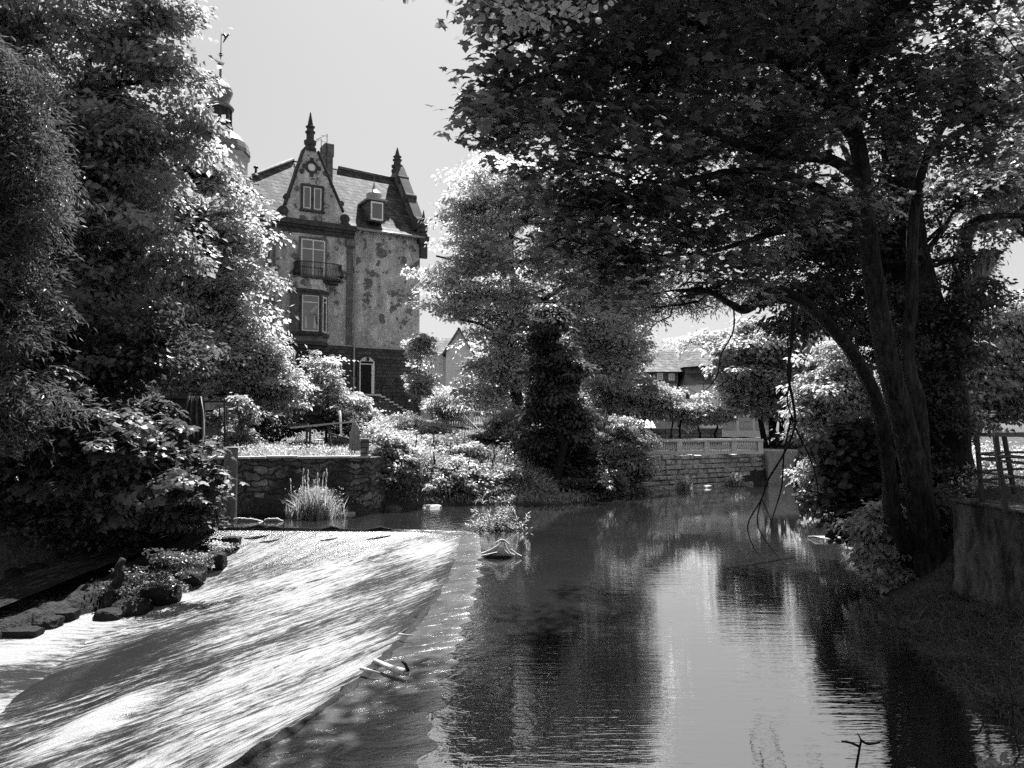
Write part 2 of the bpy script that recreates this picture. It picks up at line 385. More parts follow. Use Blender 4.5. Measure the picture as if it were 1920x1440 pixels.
def foam_mat(key, lo, hi, su, sv, rough=0.2, dark=0.05, white=0.36):
    """white water: foam streaked along the flow (UV: x along the flow, y along the crest)"""
    n = NT(key); uvn = n.n('UVMap')
    mp = n.n('Mapping'); mp.inputs['Scale'].default_value = (su, sv, 1); n.l(uvn.outputs[0], mp.inputs['Vector'])
    w = n.n('TexNoise'); w.inputs['Scale'].default_value = 0.6; w.inputs['Detail'].default_value = 4; n.l(uvn.outputs[0], w.inputs['Vector'])
    sc = n.n('VectorMath', operation='SCALE'); sc.inputs['Scale'].default_value = 2.4; n.l(w.outputs['Color'], sc.inputs[0])
    ad = n.n('VectorMath', operation='ADD'); n.l(mp.outputs[0], ad.inputs[0]); n.l(sc.outputs[0], ad.inputs[1])
    st = n.noise(1.0, 7, ad.outputs[0], 0.68)
    mp2 = n.n('Mapping'); mp2.inputs['Scale'].default_value = (su * 3.2, sv * 3.3, 1); n.l(ad.outputs[0], mp2.inputs['Vector'])
    fine = n.noise(1.0, 4, mp2.outputs[0], 0.7)
    big = n.noise(0.33, 3, uvn.outputs[0], 0.5)
    mp4 = n.n('Mapping'); mp4.inputs['Scale'].default_value = (3.2, 6.5, 1); n.l(uvn.outputs[0], mp4.inputs['Vector'])
    iso = n.noise(1.0, 8, mp4.outputs[0], 0.75, 0.8)
    mp3 = n.n('Mapping'); mp3.inputs['Scale'].default_value = (su * 9, sv * 11, 1); n.l(ad.outputs[0], mp3.inputs['Vector'])
    hair = n.noise(1.0, 3, mp3.outputs[0], 0.7)
    s_ = n.math('ADD', n.math('ADD', n.math('ADD', n.math('MULTIPLY', st, 0.28), n.math('MULTIPLY', fine, 0.22)), n.math('ADD', n.math('MULTIPLY', hair, 0.15), n.math('MULTIPLY', iso, 0.35))), n.mapr(big, 0.3, 0.7, -0.06, 0.06))
    at = n.n('Attribute'); at.attribute_name = 'tint'; s_ = n.math('ADD', s_, at.outputs['Fac'])
    foam = n.mapr(s_, lo, hi)
    hh = n.math('ADD', n.math('ADD', n.math('MULTIPLY', st, 0.8), n.math('MULTIPLY', fine, 0.5)), n.math('MULTIPLY', iso, 0.9))
    nm = n.bump(hh, 0.9, 0.08)
    d = n.n('BsdfDiffuse'); n.val(d.inputs['Color'], n.mix(foam, dark, white)); n.l(nm, d.inputs['Normal'])
    gl = n.n('BsdfGlossy'); gl.inputs['Roughness'].default_value = rough; nm2 = n.bump(hh, 0.35, 0.04); n.l(nm2, gl.inputs['Normal'])
    fr = n.n('Fresnel'); fr.inputs['IOR'].default_value = 1.33; n.l(nm2, fr.inputs['Normal'])
    fc = n.math('MULTIPLY', n.mapr(fr.outputs[0], 0.02, 1.0, 0.02, 0.16), n.mapr(foam, 0, 1, 1.0, 0.0))
    mx = n.n('MixShader'); n.l(fc, mx.inputs[0]); n.l(d.outputs[0], mx.inputs[1]); n.l(gl.outputs[0], mx.inputs[2])
    n.l(mx.outputs[0], n.out.inputs['Surface']); M[key] = n.m
foam_mat('weir_foam', 0.462, 0.525, 0.85, 5.0, dark=0.012, white=0.36)
foam_mat('channel_foam', 0.50, 0.72, 0.7, 4.0, dark=0.03)
foam_mat('lower_foam', 0.50, 0.56, 2.2, 4.6, rough=0.12, dark=0.035, white=0.32)

def sill_mat():
    n = NT('sill_water'); v = n.obj()
    c = n.mapr(n.noise(1.3, 6, v, 0.65), 0.35, 0.65, 0.01, 0.055)
    fo = n.mapr(n.noise(2.2, 6, n.obj((1.6, 1.6, 1)), 0.7, 1.5), 0.58, 0.66)
    sx = n.n('SeparateXYZ'); n.l(v, sx.inputs[0])
    edge = n.mapr(sx.outputs[0], -3.2, -1.0, 1.0, 0.1)
    c = n.mix(n.math('MULTIPLY', fo, edge), c, 0.28)
    hh = n.noise(1.6, 5, n.obj((1.2, 2.2, 1)), 0.6, 1.3)
    nm = n.bump(hh, 0.6, 0.06)
    d = n.n('BsdfDiffuse'); n.l(c, d.inputs['Color'])
    gl = n.n('BsdfGlossy'); gl.inputs['Roughness'].default_value = 0.2; n.l(nm, gl.inputs['Normal'])
    fr = n.n('Fresnel'); fr.inputs['IOR'].default_value = 1.45; n.l(nm, fr.inputs['Normal'])
    mx = n.n('MixShader'); at = n.n('Attribute'); at.attribute_name = 'tint'; n.l(n.mix(n.mapr(at.outputs['Fac'], 0.7, 1.0, 0, 1, True), n.mapr(fr.outputs[0], 0.03, 0.8, 0.06, 0.6), n.mapr(fr.outputs[0], 0.02, 0.6, 0.25, 0.8)), mx.inputs[0]); n.l(d.outputs[0], mx.inputs[1]); n.l(gl.outputs[0], mx.inputs[2])
    n.l(mx.outputs[0], n.out.inputs['Surface']); M['sill_water'] = n.m
sill_mat()

def rock_mat(key, a, b, rough=0.7):
    n = NT(key); v = n.obj()
    c = n.mapr(n.noise(2.2, 6, v, 0.7), 0.3, 0.7, a, b)
    n.pbr(c, rough, n.bump(n.noise(4, 6, v, 0.7), 1.0, 0.12), 0.08 if key == 'rock_wet' else 0.3); M[key] = n.m
rock_mat('rock_pale', 0.2, 0.5); rock_mat('rock_wet', 0.006, 0.028, 0.5); rock_mat('rock_dark', 0.035, 0.12, 0.4); rock_mat('block_stone', 0.4, 0.72, 0.85)
def oldwall():
    n = NT('old_wall'); v = n.obj((1, 1, 0.35))
    c = n.mapr(n.noise(2.2, 6, v, 0.72), 0.42, 0.72, 0.03, 0.26)
    n.pbr(c, 0.95, n.bump(n.noise(3, 6, n.obj(), 0.7), 1.0, 0.12), 0.2); M['old_wall'] = n.m
oldwall()

# ================================================================== THE GROUND AND THE RIVER
CREST = [(-9.3, 24.0), (-7.0, 23.9), (-4.5, 23.6), (-2.4, 23.2), (-1.45, 22.4), (-1.32, 19.5), (-1.3, 16.0), (-1.55, 11.9), (-1.85, 9.85), (-2.2, 8.3), (-2.65, 7.0), (-3.5, 4.8), (-4.6, 2.2), (-6, -1)]
FOOT = [(-9.7, 22.0, -0.6), (-9.2, 19.9, -1.0), (-9.0, 18.0, -1.15), (-9.4, 16.0, -1.2), (-9.8, 14.0, -1.2), (-9.6, 12.2, -1.2), (-9.0, 10.2, -1.2), (-8.0, 7.4, -1.2), (-7.5, 5.6, -1.2), (-7.3, 4.2, -1.2), (-7.4, 3.0, -1.2), (-7.8, 1.0, -1.2), (-8.8, -1.5, -1.2), (-10, -4, -1.2)]
WATER = [(-9.3, 26.9), (-4.9, 27.6), (-4.6, 29.0), (-2.3, 30.6), (2.0, 30.9), (4.0, 33.5), (6.2, 36.6), (6.6, 39.3), (13.6, 42.6), (16.4, 44.6), (17.6, 44.0),
         (14.0, 33.0), (10.6, 25.0), (9.0, 21.3), (7.2, 16.5), (6.6, 14.4), (5.8, 11.8), (5.2, 9.0), (4.8, 7.0), (4.6, 2.0), (4.6, -14),
         (-30, -14), (-30, 3), (-20, 7), (-15.6, 11.5), (-14.3, 15.5), (-13.4, 18.2), (-12.5, 21.2), (-11.4, 24.1), (-10.7, 25.7)]
def poly_dist(PX, PY, poly):
    """signed distance, negative inside"""
    d = np.full(PX.shape, 1e9); ins = np.zeros(PX.shape, bool); n = len(poly)
    for i in range(n):
        x0, y0 = poly[i]; x1, y1 = poly[(i + 1) % n]
        ex, ey = x1 - x0, y1 - y0; t = np.clip(((PX - x0) * ex + (PY - y0) * ey) / (ex * ex + ey * ey), 0, 1)
        d = np.minimum(d, np.hypot(PX - x0 - t * ex, PY - y0 - t * ey))
        c = ((y0 > PY) != (y1 > PY)) & (PX < (x1 - x0) * (PY - y0) / (y1 - y0 + 1e-12) + x0); ins ^= c
    return np.where(ins, -d, d)
CTRL = np.array([ # x, y, target height, width of the bank's slope
    (-7, 30, 1.85, .5), (-11, 29, 1.85, .8), (-5.3, 29.5, 1.7, 1.2), (-16, 36, 2.0, 2), (-2, 36, 1.9, 4.5), (2, 37, 1.7, 5), (5, 41, 1.5, 3), (10, 45, 1.55, .5), (14, 48, 1.55, .5),
    (-10, 50, 3.2, 3), (-6, 53, 3.45, 3), (-20, 50, 3.2, 3), (0, 50, 2.6, 4), (10, 58, 2.1, 3), (22, 50, 2.0, 1.5), (25, 40, 2.0, 2), (14, 25, 1.9, 2.5), (10, 17, 1.8, 2.5), (20, 15, 1.8, 2),
    (-16, 22, 1.6, 2.5), (-13, 25, 1.8, 1.6), (-25, 18, 1.8, 2.5), (-40, 10, 2, 3), (-60, 60, 4, 4), (0, 80, 3, 4), (60, 80, 3, 4), (60, 20, 2.2, 3)])
def terrain(X, Y):
    X = np.asarray(X, float); Y = np.asarray(Y, float)
    sdist = poly_dist(X, Y, WATER)
    w = np.zeros(X.shape); h = np.zeros(X.shape); wd = np.zeros(X.shape)
    for cx, cy, cz, cw in CTRL:
        k = 1.0 / (((X - cx) ** 2 + (Y - cy) ** 2) ** 1.5 + 1.0); w += k; h += k * cz; wd += k * cw
    h /= w; wd /= w
    h = h + 0.10 * np.sin(X * 0.9 + 1.3) * np.cos(Y * 0.7) + 0.05 * np.sin(X * 2.3 + Y * 1.9)
    t = np.clip(sdist / wd, 0, 1); t = t * t * (3 - 2 * t)
    out = 0.05 + (h - 0.05) * t
    # the near right bank: a grassy foot below the old retaining wall, the path behind it
    near = (X > 4.0) & (Y < 13.6)
    low = 0.03 + np.clip(sdist, 0, 3) * 0.15 + 0.05 * np.sin(X * 5 + Y * 3)
    out = np.where(near, np.where(X > 7.8, 1.72, low), out)
    return np.where(sdist < 0, np.maximum(-2.2, sdist * 2.5), out)
def H(x, y): return float(terrain(np.array([x]), np.array([y]))[0])

def grid_mesh(name, X, Y, Zv, mat, uv=None, smooth=True, attr=None):
    ny, nx = X.shape; V = np.stack([X, Y, Zv], -1).reshape(-1, 3)
    i = np.arange(nx - 1)[None, :] + np.arange(ny - 1)[:, None] * nx
    fc = np.stack([i, i + 1, i + nx + 1, i + nx], -1).reshape(-1)
    return np_mesh(name, V, fc, np.full((nx - 1) * (ny - 1), 4), mat, uv=uv, smooth=smooth, attr=None if attr is None else (attr + 0 * X).reshape(-1))
gx = np.concatenate([np.linspace(-900, -45, 14), np.arange(-44, 30, 0.4), np.linspace(31, 900, 14)])
gy = np.concatenate([np.linspace(-60, -6, 8), np.arange(-5, 64, 0.4), np.linspace(66, 1800, 18)])
GX, GY = np.meshgrid(gx, gy)
tag(grid_mesh('ground', GX, GY, terrain(GX, GY), M['ground']), kind='structure')

# the upper pool: its surface ends at the sill of the weir
SILL = [(-9.3, 24.0), (-7.0, 23.9), (-4.5, 23.6), (-2.4, 23.35), (-0.95, 22.9), (-0.75, 19.5), (-0.64, 16.0), (-0.72, 11.9), (-0.78, 9.85), (-0.8, 8.3), (-0.8, 7.0), (-0.9, 4.8), (-1.0, 2.2), (-1.0, -14)]

def resample(pts, n):
    P_ = np.array(pts, float); seg = np.r_[0, np.cumsum(np.linalg.norm(np.diff(P_, axis=0), axis=1))]
    t = np.linspace(0, seg[-1], n); return np.stack([np.interp(t, seg, P_[:, k]) for k in range(P_.shape[1])], 1), t
rs = np.random.default_rng(5)
def wave(X, Y, seed, nw=26, lo=0.6, hi=4.0, ang=None, spread=0.5):
    r = np.random.default_rng(seed); out = np.zeros(X.shape)
    for _ in range(nw):
        k = r.uniform(lo, hi); a = r.uniform(0, 2 * math.pi) if ang is None else ang + r.normal(0, spread)
        out += np.sin((X * math.cos(a) + Y * math.sin(a)) * k + r.uniform(0, 6.28)) / k
    return out / nw * 3
# weir slope: rows go from crest to foot
NS, NC = 300, 90
cr, tc = resample(CREST, NS); ft_, _ = resample(FOOT, NS)
# keep corresponding stations: resample both by index rather than by length
def by_index(pts, n):
    P_ = np.array(pts, float); i = np.linspace(0, len(P_) - 1, n); return np.stack([np.interp(i, np.arange(len(P_)), P_[:, k]) for k in range(P_.shape[1])], 1)
cr = by_index(CREST, NS); ft_ = by_index(FOOT, NS)
def smooth1(A, k=9):
    ker = np.ones(k) / k; B = np.pad(A, ((k // 2, k // 2), (0, 0)), 'edge'); return np.stack([np.convolve(B[:, j], ker, 'valid') for j in range(A.shape[1])], 1)
cr = smooth1(cr, 7); ft_ = smooth1(ft_, 21)
tt = np.linspace(0, 1, NC)[:, None]
SX = cr[None, :, 0] * (1 - tt) + ft_[None, :, 0] * tt; SY = cr[None, :, 1] * (1 - tt) + ft_[None, :, 1] * tt
prof = -0.06 + (ft_[None, :, 2] + 0.06) * np.clip(tt / .72, 0, 1) ** 0.9 + .05 * (tt > 0) * np.clip(tt / .72, 0, 1) - .16 * np.clip((tt - .72) / .28, 0, 1)
fl = np.hypot(SX - cr[None, :, 0], SY - cr[None, :, 1]); along = np.r_[0, np.cumsum(np.hypot(*np.diff(cr, axis=0).T))][None, :] + 0 * fl
rip = wave(fl, along * 1.0, 3, 40, 2.0, 11.0, math.pi / 2, 0.5) * 0.05 * np.clip(fl * 1.5, 0, 1)
rip = rip + wave(SX, SY, 8, 20, 1.0, 3.0) * 0.03 * np.clip(fl, 0, 1)
churn = np.exp(-((SX + 5.6 - .12 * (SY - 11)) / .35) ** 2) * np.exp(-((SY - 11.0) / 1.1) ** 2)
calm = np.exp(-((SX + 7.3) / 1.5) ** 2 - ((SY - 12.8) / 1.4) ** 2) + .8 * np.exp(-((SX + 7.0) / 1.2) ** 2 - ((SY - 10.4) / .8) ** 2)
SZ = prof + rip + churn * .10 + wave(SX, SY, 55, 60, 3.0, 14.0) * .06 * np.clip(tt * 1.5, 0, 1)
pass
o = grid_mesh('water_weir_slope', SX, SY, SZ, M['weir_foam'], uv=np.stack([fl, along], -1).reshape(-1, 2), attr=-.05 * np.clip(1 - fl / .7, 0, 1) + .02 * wave(SX, SY, 77, 12, .4, 1.2) + .03 * np.clip((tt - .7) / .3, 0, 1) + .12 * churn - .085 * calm); tag(o, kind='structure')
# sill: shallow water over the stone lip between the pool and the crest
sl = by_index(SILL, NS)
sl = smooth1(sl, 13); sl[:, 0] += (.06 * np.sin(sl[:, 1] * 5.1) + .05 * np.sin(sl[:, 1] * 11.7)) * (sl[:, 1] < 19); t2 = np.linspace(0, 1, 24)[:, None]
pool = [tuple(q_) for q_ in sl] + [(8.0, -14), (8.0, 10), (9.0, 15), (13.5, 25), (20, 44), (18, 48), (12, 44.2), (5.9, 40.4), (1, 34.5), (-6, 33.5), (-10.4, 27.6), (-10.2, 25.2)]
MB().add([(x, y, 0.0) for x, y in pool], [tuple(range(len(pool)))]).build('water_pool', M['pool_water'])
tag(bpy.data.objects['water_pool'], kind='structure')
LX = cr[None, :, 0] * (1 - t2) + sl[None, :, 0] * t2; LY = cr[None, :, 1] * (1 - t2) + sl[None, :, 1] * t2
LZ = -0.06 * (1 - t2) + 0.003 * t2 + wave(LX, LY, 12, 20, 3, 9) * 0.008 * (1 - t2) * np.clip(t2 * 6, 0, 1)
tag(grid_mesh('water_sill', LX, LY, LZ, M['sill_water'], attr=t2), kind='structure')
# lower river
xs = np.linspace(-34, -4.5, 240); ys = np.linspace(-6, 21.5, 240); QX, QY = np.meshgrid(xs, ys)
QZ = -1.2 + wave(QX, QY, 21, 40, 1.0, 6.0) * 0.035
tag(grid_mesh('water_lower_river', QX, QY, QZ, M['lower_foam'], uv=np.stack([QX * 0.6 + QY * 0.2, QY], -1).reshape(-1, 2), attr=.10 * np.exp(-np.abs(poly_dist(QX, QY, [q_[:2] for q_ in FOOT[2:]] + [(-5, -4), (-5, 18)])) / 1.3) + .05 * wave(QX, QY * 1.8, 78, 14, .5, 1.6)), kind='structure')
# side channel at the left bank
ca = by_index([(-10.5, 25.6), (-11.2, 24.1), (-12.3, 21.2), (-13.2, 18.2), (-14.1, 15.5), (-15.0, 12)], 80); cb_ = by_index([(-9.2, 24.1), (-9.8, 22.8), (-10.6, 20.4), (-11.2, 17.6), (-11.5, 15), (-11.7, 12)], 80)
zc = np.interp(np.linspace(0, 1, 80), [0, 0.15, 0.6, 1], [0.0, -0.2, -0.95, -1.15])
t3 = np.linspace(0, 1, 20)[:, None]
CX = ca[None, :, 0] * (1 - t3) + cb_[None, :, 0] * t3; CY = ca[None, :, 1] * (1 - t3) + cb_[None, :, 1] * t3
CZ = zc[None, :] + 0 * CX + wave(CX, CY, 31, 20, 2, 7) * 0.03
dl = np.r_[0, np.cumsum(np.hypot(*np.diff(ca, axis=0).T))]
tag(grid_mesh('water_side_channel', CX, CY, CZ, M['channel_foam'], uv=np.stack([dl[None, :] + 0 * CX, 2 * t3 + 0 * CX], -1).reshape(-1, 2)), kind='structure')
# rocky divider between the side channel and the weir
dv = by_index([(-9.25, 23.9), (-9.6, 22.4), (-9.8, 20.4), (-9.95, 18.4), (-10.3, 16.6), (-10.9, 15.0)], 110); t4 = np.linspace(-1, 1, 26)[:, None]
tg_ = np.gradient(dv, axis=0); tg_ /= np.linalg.norm(tg_, axis=1, keepdims=True); wdv = np.interp(np.linspace(0, 1, 110), [0, .2, .7, 1], [.2, .45, .5, .25])
DX = dv[None, :, 0] + tg_[None, :, 1] * wdv[None, :] * t4; DY = dv[None, :, 1] - tg_[None, :, 0] * wdv[None, :] * t4
DZ = np.interp(np.linspace(0, 1, 110), [0, .25, .6, 1], [-.05, -.45, -.85, -1.2])[None, :] + .06 - .9 * np.abs(t4) ** 2.5 * .5
DZ = DZ + np.array([[mnoise.noise(Vector((x * 2.2, y * 2.2, 1))) * .16 + mnoise.noise(Vector((x * 6, y * 6, 4))) * .06 for x, y in zip(rx_, ry_)] for rx_, ry_ in zip(DX, DY)])
tag(grid_mesh('ground_divider', DX, DY, DZ, M['rock_wet']), kind='structure')
# bed under the weir
bm_ = MB(); 
for i in range(len(CREST) - 1):
    a = CREST[i]; b = CREST[i + 1]; c = FOOT[i + 1]; d = FOOT[i]
    bm_.add([(a[0], a[1], -0.4), (b[0], b[1], -0.4), (c[0], c[1], -2.2), (d[0], d[1], -2.2)], [(0, 1, 2, 3)])
tag(bm_.build('ground_weir_bed', M['rock_dark']), kind='structure')

# ================================================================== THE MANSION
FO = P(511, 480, 52.0); FB = P(790, 480, 57.4)
FT = Vector((FB.x - FO.x, FB.y - FO.y, 0)); FLEN = FT.length; FT.normalize(); FN = Vector((FT.y, -FT.x, 0))   # FN points to the camera
FANG = math.atan2(FT.y, FT.x)
mansion = thing('mansion', 'tall old plastered mansion with steep slate roof and pointed gables above the river garden', 'mansion', (FO.x, FO.y, 0), FANG)
def fp(px, py, w=0.0):
    """facade coordinates (u along, v height) of a pixel on the plane w metres in front of the facade"""
    o = Vector((FO.x, FO.y, 0)) + FN * w; d = ray(px, py); t = (o - EYE).dot(FN) / d.dot(FN); q = EYE + d * t
    return (q - o).dot(FT), q.z
# local axes: x along the facade, y into the house, z up
def fbox(mb, px0, py0, px1, py1, w0, w1, refw=None):
    refw = w1 if refw is None else refw
    u0, a = fp(px0, py0, refw); u1, b = fp(px1, py1, refw); um = fp((px0 + px1) / 2, py0, refw)[1]; vm = fp((px0 + px1) / 2, py1, refw)[1]
    mb.box(min(u0, u1), max(u0, u1), -w1, -w0, min(um, vm), max(um, vm)); return u0, u1, vm, um
U1 = fp(660, 600)[0]; UR = FLEN; ZE = fp(790, 446)[1]; ZC = fp(515, 413)[1]; ZP = fp(660, 650)[1]; ZB = 2.0
uA, zA = fp(583, 272); uRidge0 = 2.6; ZR = 22.6; DEP = 10.0
print('facade', U1, UR, ZE, ZC, ZP, uA, zA)
# walls
m = MB(); m.box(0, U1, 0, 3.0, ZP, ZC); m.build('wall', M['stucco'], mansion)
m = MB(); m.box(U1, UR, 0.25, DEP, ZP, ZE + .05); m.build('wall', M['stucco'], mansion)
m = MB(); m.box(-5.5, -0.02, 0.9, DEP, ZB, ZC + .1); m.build('side_wing_wall', M['plaster_grey'], mansion)
m = MB(); m.box(-0.02, U1, -0.08, 3, ZB, ZP - .002); m.box(U1 + .002, UR + .12, 0.12, DEP, ZB, ZP - .03); m.build('stone_base', M['rubble'], mansion)
m = MB(); m.box(U1 - 0.02, UR + 0.05, 0.10, 0.24, ZP - .03, ZP + 0.06); m.box(0, U1 - .03, -0.12, -0.002, ZP, ZP + .08); m.build('string_course', M['plaster_grey'], mansion)
# corner pilaster and cornice of the gabled bay
m = MB(); m.box(U1 - 0.42, U1 + .02, -0.07, 0.26, ZP + .09, ZC - 1.2); m.box(U1 - 0.55, U1 + .08, -0.3, 0.2, ZC - 1.2, ZC - .7); m.build('pilaster', M['brownstone_light'], mansion); m = MB(); m.box(0.0, 0.18, -0.06, -.002, ZP + .09, ZC - .8); m.box(-.05, 0.5, -0.3, -.004, ZC - 1.25, ZC - .55); m.build('pilaster', M['brownstone_light'], mansion)
m = MB(); m.box(-0.15, U1 + 0.15, -0.42, 0.1, ZC - .12, ZC + .22); m.box(-0.08, U1 + 0.08, -0.25, 0.1, ZC - .3, ZC - .122); m.box(-.1, U1 + .1, -.12, -.003, ZC - .62, ZC - .302); m.build('cornice', M['brownstone'], mansion)
# front gable
uL = fp(524, 400)[0]; uR_ = fp(648, 420)[0]
zT = fp(583, 282)[1]
m = MB(); m.prism([(uL + .25, -.02, ZC + .22), (uR_ - .1, -.02, ZC + .22), (uR_ - .25, -.02, ZC + 1.1), (uA + .38, -.02, zT), (uA - .38, -.02, zT), (uL + .45, -.02, ZC + 1.1)], (0, .45, 0)); m.build('gable_wall', M['stucco'], mansion)
def gable_trim(m, a, b, w=0.3, y0=-0.14, y1=0.5):
    a = Vector((a[0], 0, a[1])); b = Vector((b[0], 0, b[1])); d = (b - a).normalized(); nn = Vector((-d.z, 0, d.x)) * w
    m.prism([(a + Vector((0, y0, 0))), (b + Vector((0, y0, 0))), (b + nn + Vector((0, y0, 0))), (a + nn + Vector((0, y0, 0)))], (0, y1 - y0, 0))
m = MB()
gable_trim(m, (uL + .42, ZC + 1.15), (uA - .42, zT), .13); gable_trim(m, (uA + .42, zT), (uR_ - .22, ZC + 1.15), .13)
for sx_, uu in ((-1, uL + .2), (1, uR_ - .05)):      # volutes
    for rr, oo in ((.34, 0), (.22, -.05), (.10, -.10)):
        c = Vector((uu + sx_ * -.02, 0, ZC + .72)); ring = [c + Vector((math.cos(a) * rr, -.12 + oo, math.sin(a) * rr)) for a in [i * math.pi / 8 for i in range(16)]]
        m.prism(ring, (0, .5, 0))
    c = Vector((uu - sx_ * .28, 0, ZC + 1.75)); ring = [c + Vector((math.cos(a) * .2, -.13, math.sin(a) * .2)) for a in [i * math.pi / 6 for i in range(12)]]; m.prism(ring, (0, .5, 0))
    c = Vector((uu - sx_ * 1.25, 0, ZC + 3.6)); ring = [c + Vector((math.cos(a) * .16, -.13, math.sin(a) * .16)) for a in [i * math.pi / 6 for i in range(12)]]; m.prism(ring, (0, .4, 0))
    m.box(uu - .3, uu + .3, -.16, .45, ZC + .22, ZC + .42)
m.build('gable_coping', M['brownstone'], mansion, bevel=.02)
def finial(mb, c, z0, z1, r):
    Ht = z1 - z0
    mb.lathe([(r * 1.5, 0), (r * 1.6, Ht * .08), (r * 1.05, Ht * .14), (r * 1.5, Ht * .2), (r * 1.55, Ht * .27), (r * .95, Ht * .30), (r * .95, Ht * .46), (r * 1.25, Ht * .48), (r * 1.25, Ht * .51), (r * .85, Ht * .53), (r * .85, Ht * .60), (r * 1.15, Ht * .62), (r * 1.15, Ht * .64), (r * .72, Ht * .66), (r * .12, Ht)], (c[0], c[1], z0), 10, smooth=False)
m = MB(); finial(m, (uA, .2), zT - .05, fp(583, 209)[1], .28); m.build('finial', M['brownstone'], mansion)
# round window of the gable
ur, zr = fp(584, 314)
fr = MB(); ring = []
for k in range(24):
    a = 2 * math.pi * k / 24; a2 = 2 * math.pi * (k + 1) / 24
    for (r0, r1) in ((.27, .44),):
        fr.prism([(ur + math.cos(a) * r0, -.10, zr + math.sin(a) * r0), (ur + math.cos(a) * r1, -.10, zr + math.sin(a) * r1), (ur + math.cos(a2) * r1, -.10, zr + math.sin(a2) * r1), (ur + math.cos(a2) * r0, -.10, zr + math.sin(a2) * r0)], (0, .07, 0))
for dx, dz in ((0, .5), (0, -.5), (.5, 0), (-.5, 0)): fr.box(ur + dx - .12, ur + dx + .12, -.12, -.025, zr + dz - .14, zr + dz + .14)
w_ = fr.build('round_window', M['brownstone'], mansion)
m = MB(); m.prism([(ur + math.cos(2 * math.pi * k / 20) * .27, -.045, zr + math.sin(2 * math.pi * k / 20) * .27) for k in range(20)], (0, .015, 0)); m.build('pane', M['white_paint'], w_)
def window(u0, u1, z0, z1, w=0.0, nsash=1, surround=True, sur=.16, bars=(), name='window', fr_w=.07, mat='brownstone', transom=0.0, curtain=False):
    """a window standing on the plane w metres in front of the facade"""
    fm = MB(); y = -w
    if surround:
        fm.box(u0 - sur, u0, y - .09, y + .02, z0 - sur * .6, z1 + sur); fm.box(u1, u1 + sur, y - .09, y + .02, z0 - sur * .6, z1 + sur)
        fm.box(u0, u1, y - .09, y + .02, z1, z1 + sur); fm.box(u0 - sur - .08, u1 + sur + .08, y - .16, y + .02, z0 - sur * .6 - .12, z0 - sur * .6)
    for k in range(1, nsash):
        uc = u0 + (u1 - u0) * k / nsash; fm.box(uc - .09, uc + .09, y - .08, y + .02, z0, z1)
    if not fm.v: fm.box(u0 - .03, u1 + .03, y - .02, y + .02, z0 - .05, z0 - .003)
    wd_ = fm.build(name, M[mat], mansion)
    f2 = MB(); gl_ = MB(); cm = MB()
    for k in range(nsash):
        a = u0 + (u1 - u0) * k / nsash + (.09 if k else 0) + .01; b = u0 + (u1 - u0) * (k + 1) / nsash - (.09 if k < nsash - 1 else 0) - .01
        for (x0, x1, q0, q1) in ((a, a + fr_w, z0 + .01, z1 - .01), (b - fr_w, b, z0 + .01, z1 - .01), (a + fr_w, b - fr_w, z0 + .01, z0 + fr_w), (a + fr_w, b - fr_w, z1 - fr_w, z1 - .01)):
            f2.box(x0, x1, y - .05, y + .012, q0, q1)
        if transom: zt = z0 + (z1 - z0) * transom; f2.box(a + fr_w, b - fr_w, y - .048, y + .01, zt - .03, zt + .03)
        for bb in bars: ub = a + (b - a) * bb; f2.box(ub - .035, ub + .035, y - .052, y + .011, z0 + fr_w, z1 - fr_w)
        gl_.box(a + .02, b - .02, y - .022, y - .012, z0 + .03, z1 - .03)
        if curtain:
            for q in (.2, .72): uc = a + (b - a) * q; cm.prism([(uc, y - .026, z0 + (z1 - z0) * .42), (uc + .05, y - .026, z0 + (z1 - z0) * .42), (uc + .16, y - .026, z0 + .2), (uc - .03, y - .026, z0 + .2)], (0, .003, 0))
    f2.build('frame', M['white_paint'], wd_); gl_.build('pane', M['glass'], wd_)
    if curtain: cm.build('curtain', M['curtain'], wd_)
    return wd_
u0, z1 = fp(568, 349); u1, z0 = fp(602, 395); window(u0, u1, z0, z1, .04, 2, bars=())
# french window and its balcony
u0, _ = fp(563, 500); u1, _ = fp(609, 500); zt_ = fp(586, 449)[1]; zb_ = fp(586, 521)[1]
fw = window(u0, u1, zb_, zt_, .03, 1, True, .12, bars=(.5,), name='french_window', transom=.74, mat='brownstone_light', fr_w=.1)
bal = MB(); ub0 = fp(553, 525, .5)[0]; ub1 = fp(640, 525, .5)[0]; zb2 = zb_ - .06
def bal_line(t, off=0.0):       # outline of the balcony, t 0..1
    a = t * math.pi; e = .45
    x = -math.copysign(abs(math.cos(a)) ** e, math.cos(a)); yq = abs(math.sin(a)) ** e
    return Vector(((ub0 + ub1) / 2 + x * ((ub1 - ub0) / 2 + off), -(yq * (1.0 + off)), 0))
outl = [bal_line(k / 20) for k in range(21)]
bal.prism([p + Vector((0, -.0, zb2)) for p in outl], (0, 0, -.16)); bal.prism([Vector((p.x * .9 + (ub0 + ub1) * .05, p.y * .75, zb2 - .162)) for p in outl], (0, 0, -.2))
bl = bal.build('balcony', M['brownstone'], mansion)
rl = MB(); top = [bal_line(k / 30, .02) + Vector((0, 0, zb2 + .95)) for k in range(31)]; rl.tube(top, .03, 4); rl.tube([p - Vector((0, 0, .9)) for p in top], .02, 4)
for k in range(0, 61):
    t = k / 60; pr = [(0.02, 0.04), (.16, .2), (.14, .36), (.04, .55), (0.0, .75), (.02, .95)]
    rl.tube([bal_line(t, o_) + Vector((0, 0, zb2 + h_)) for o_, h_ in pr], .016, 3)
rl.build('railing', M['dark_iron'], bl)
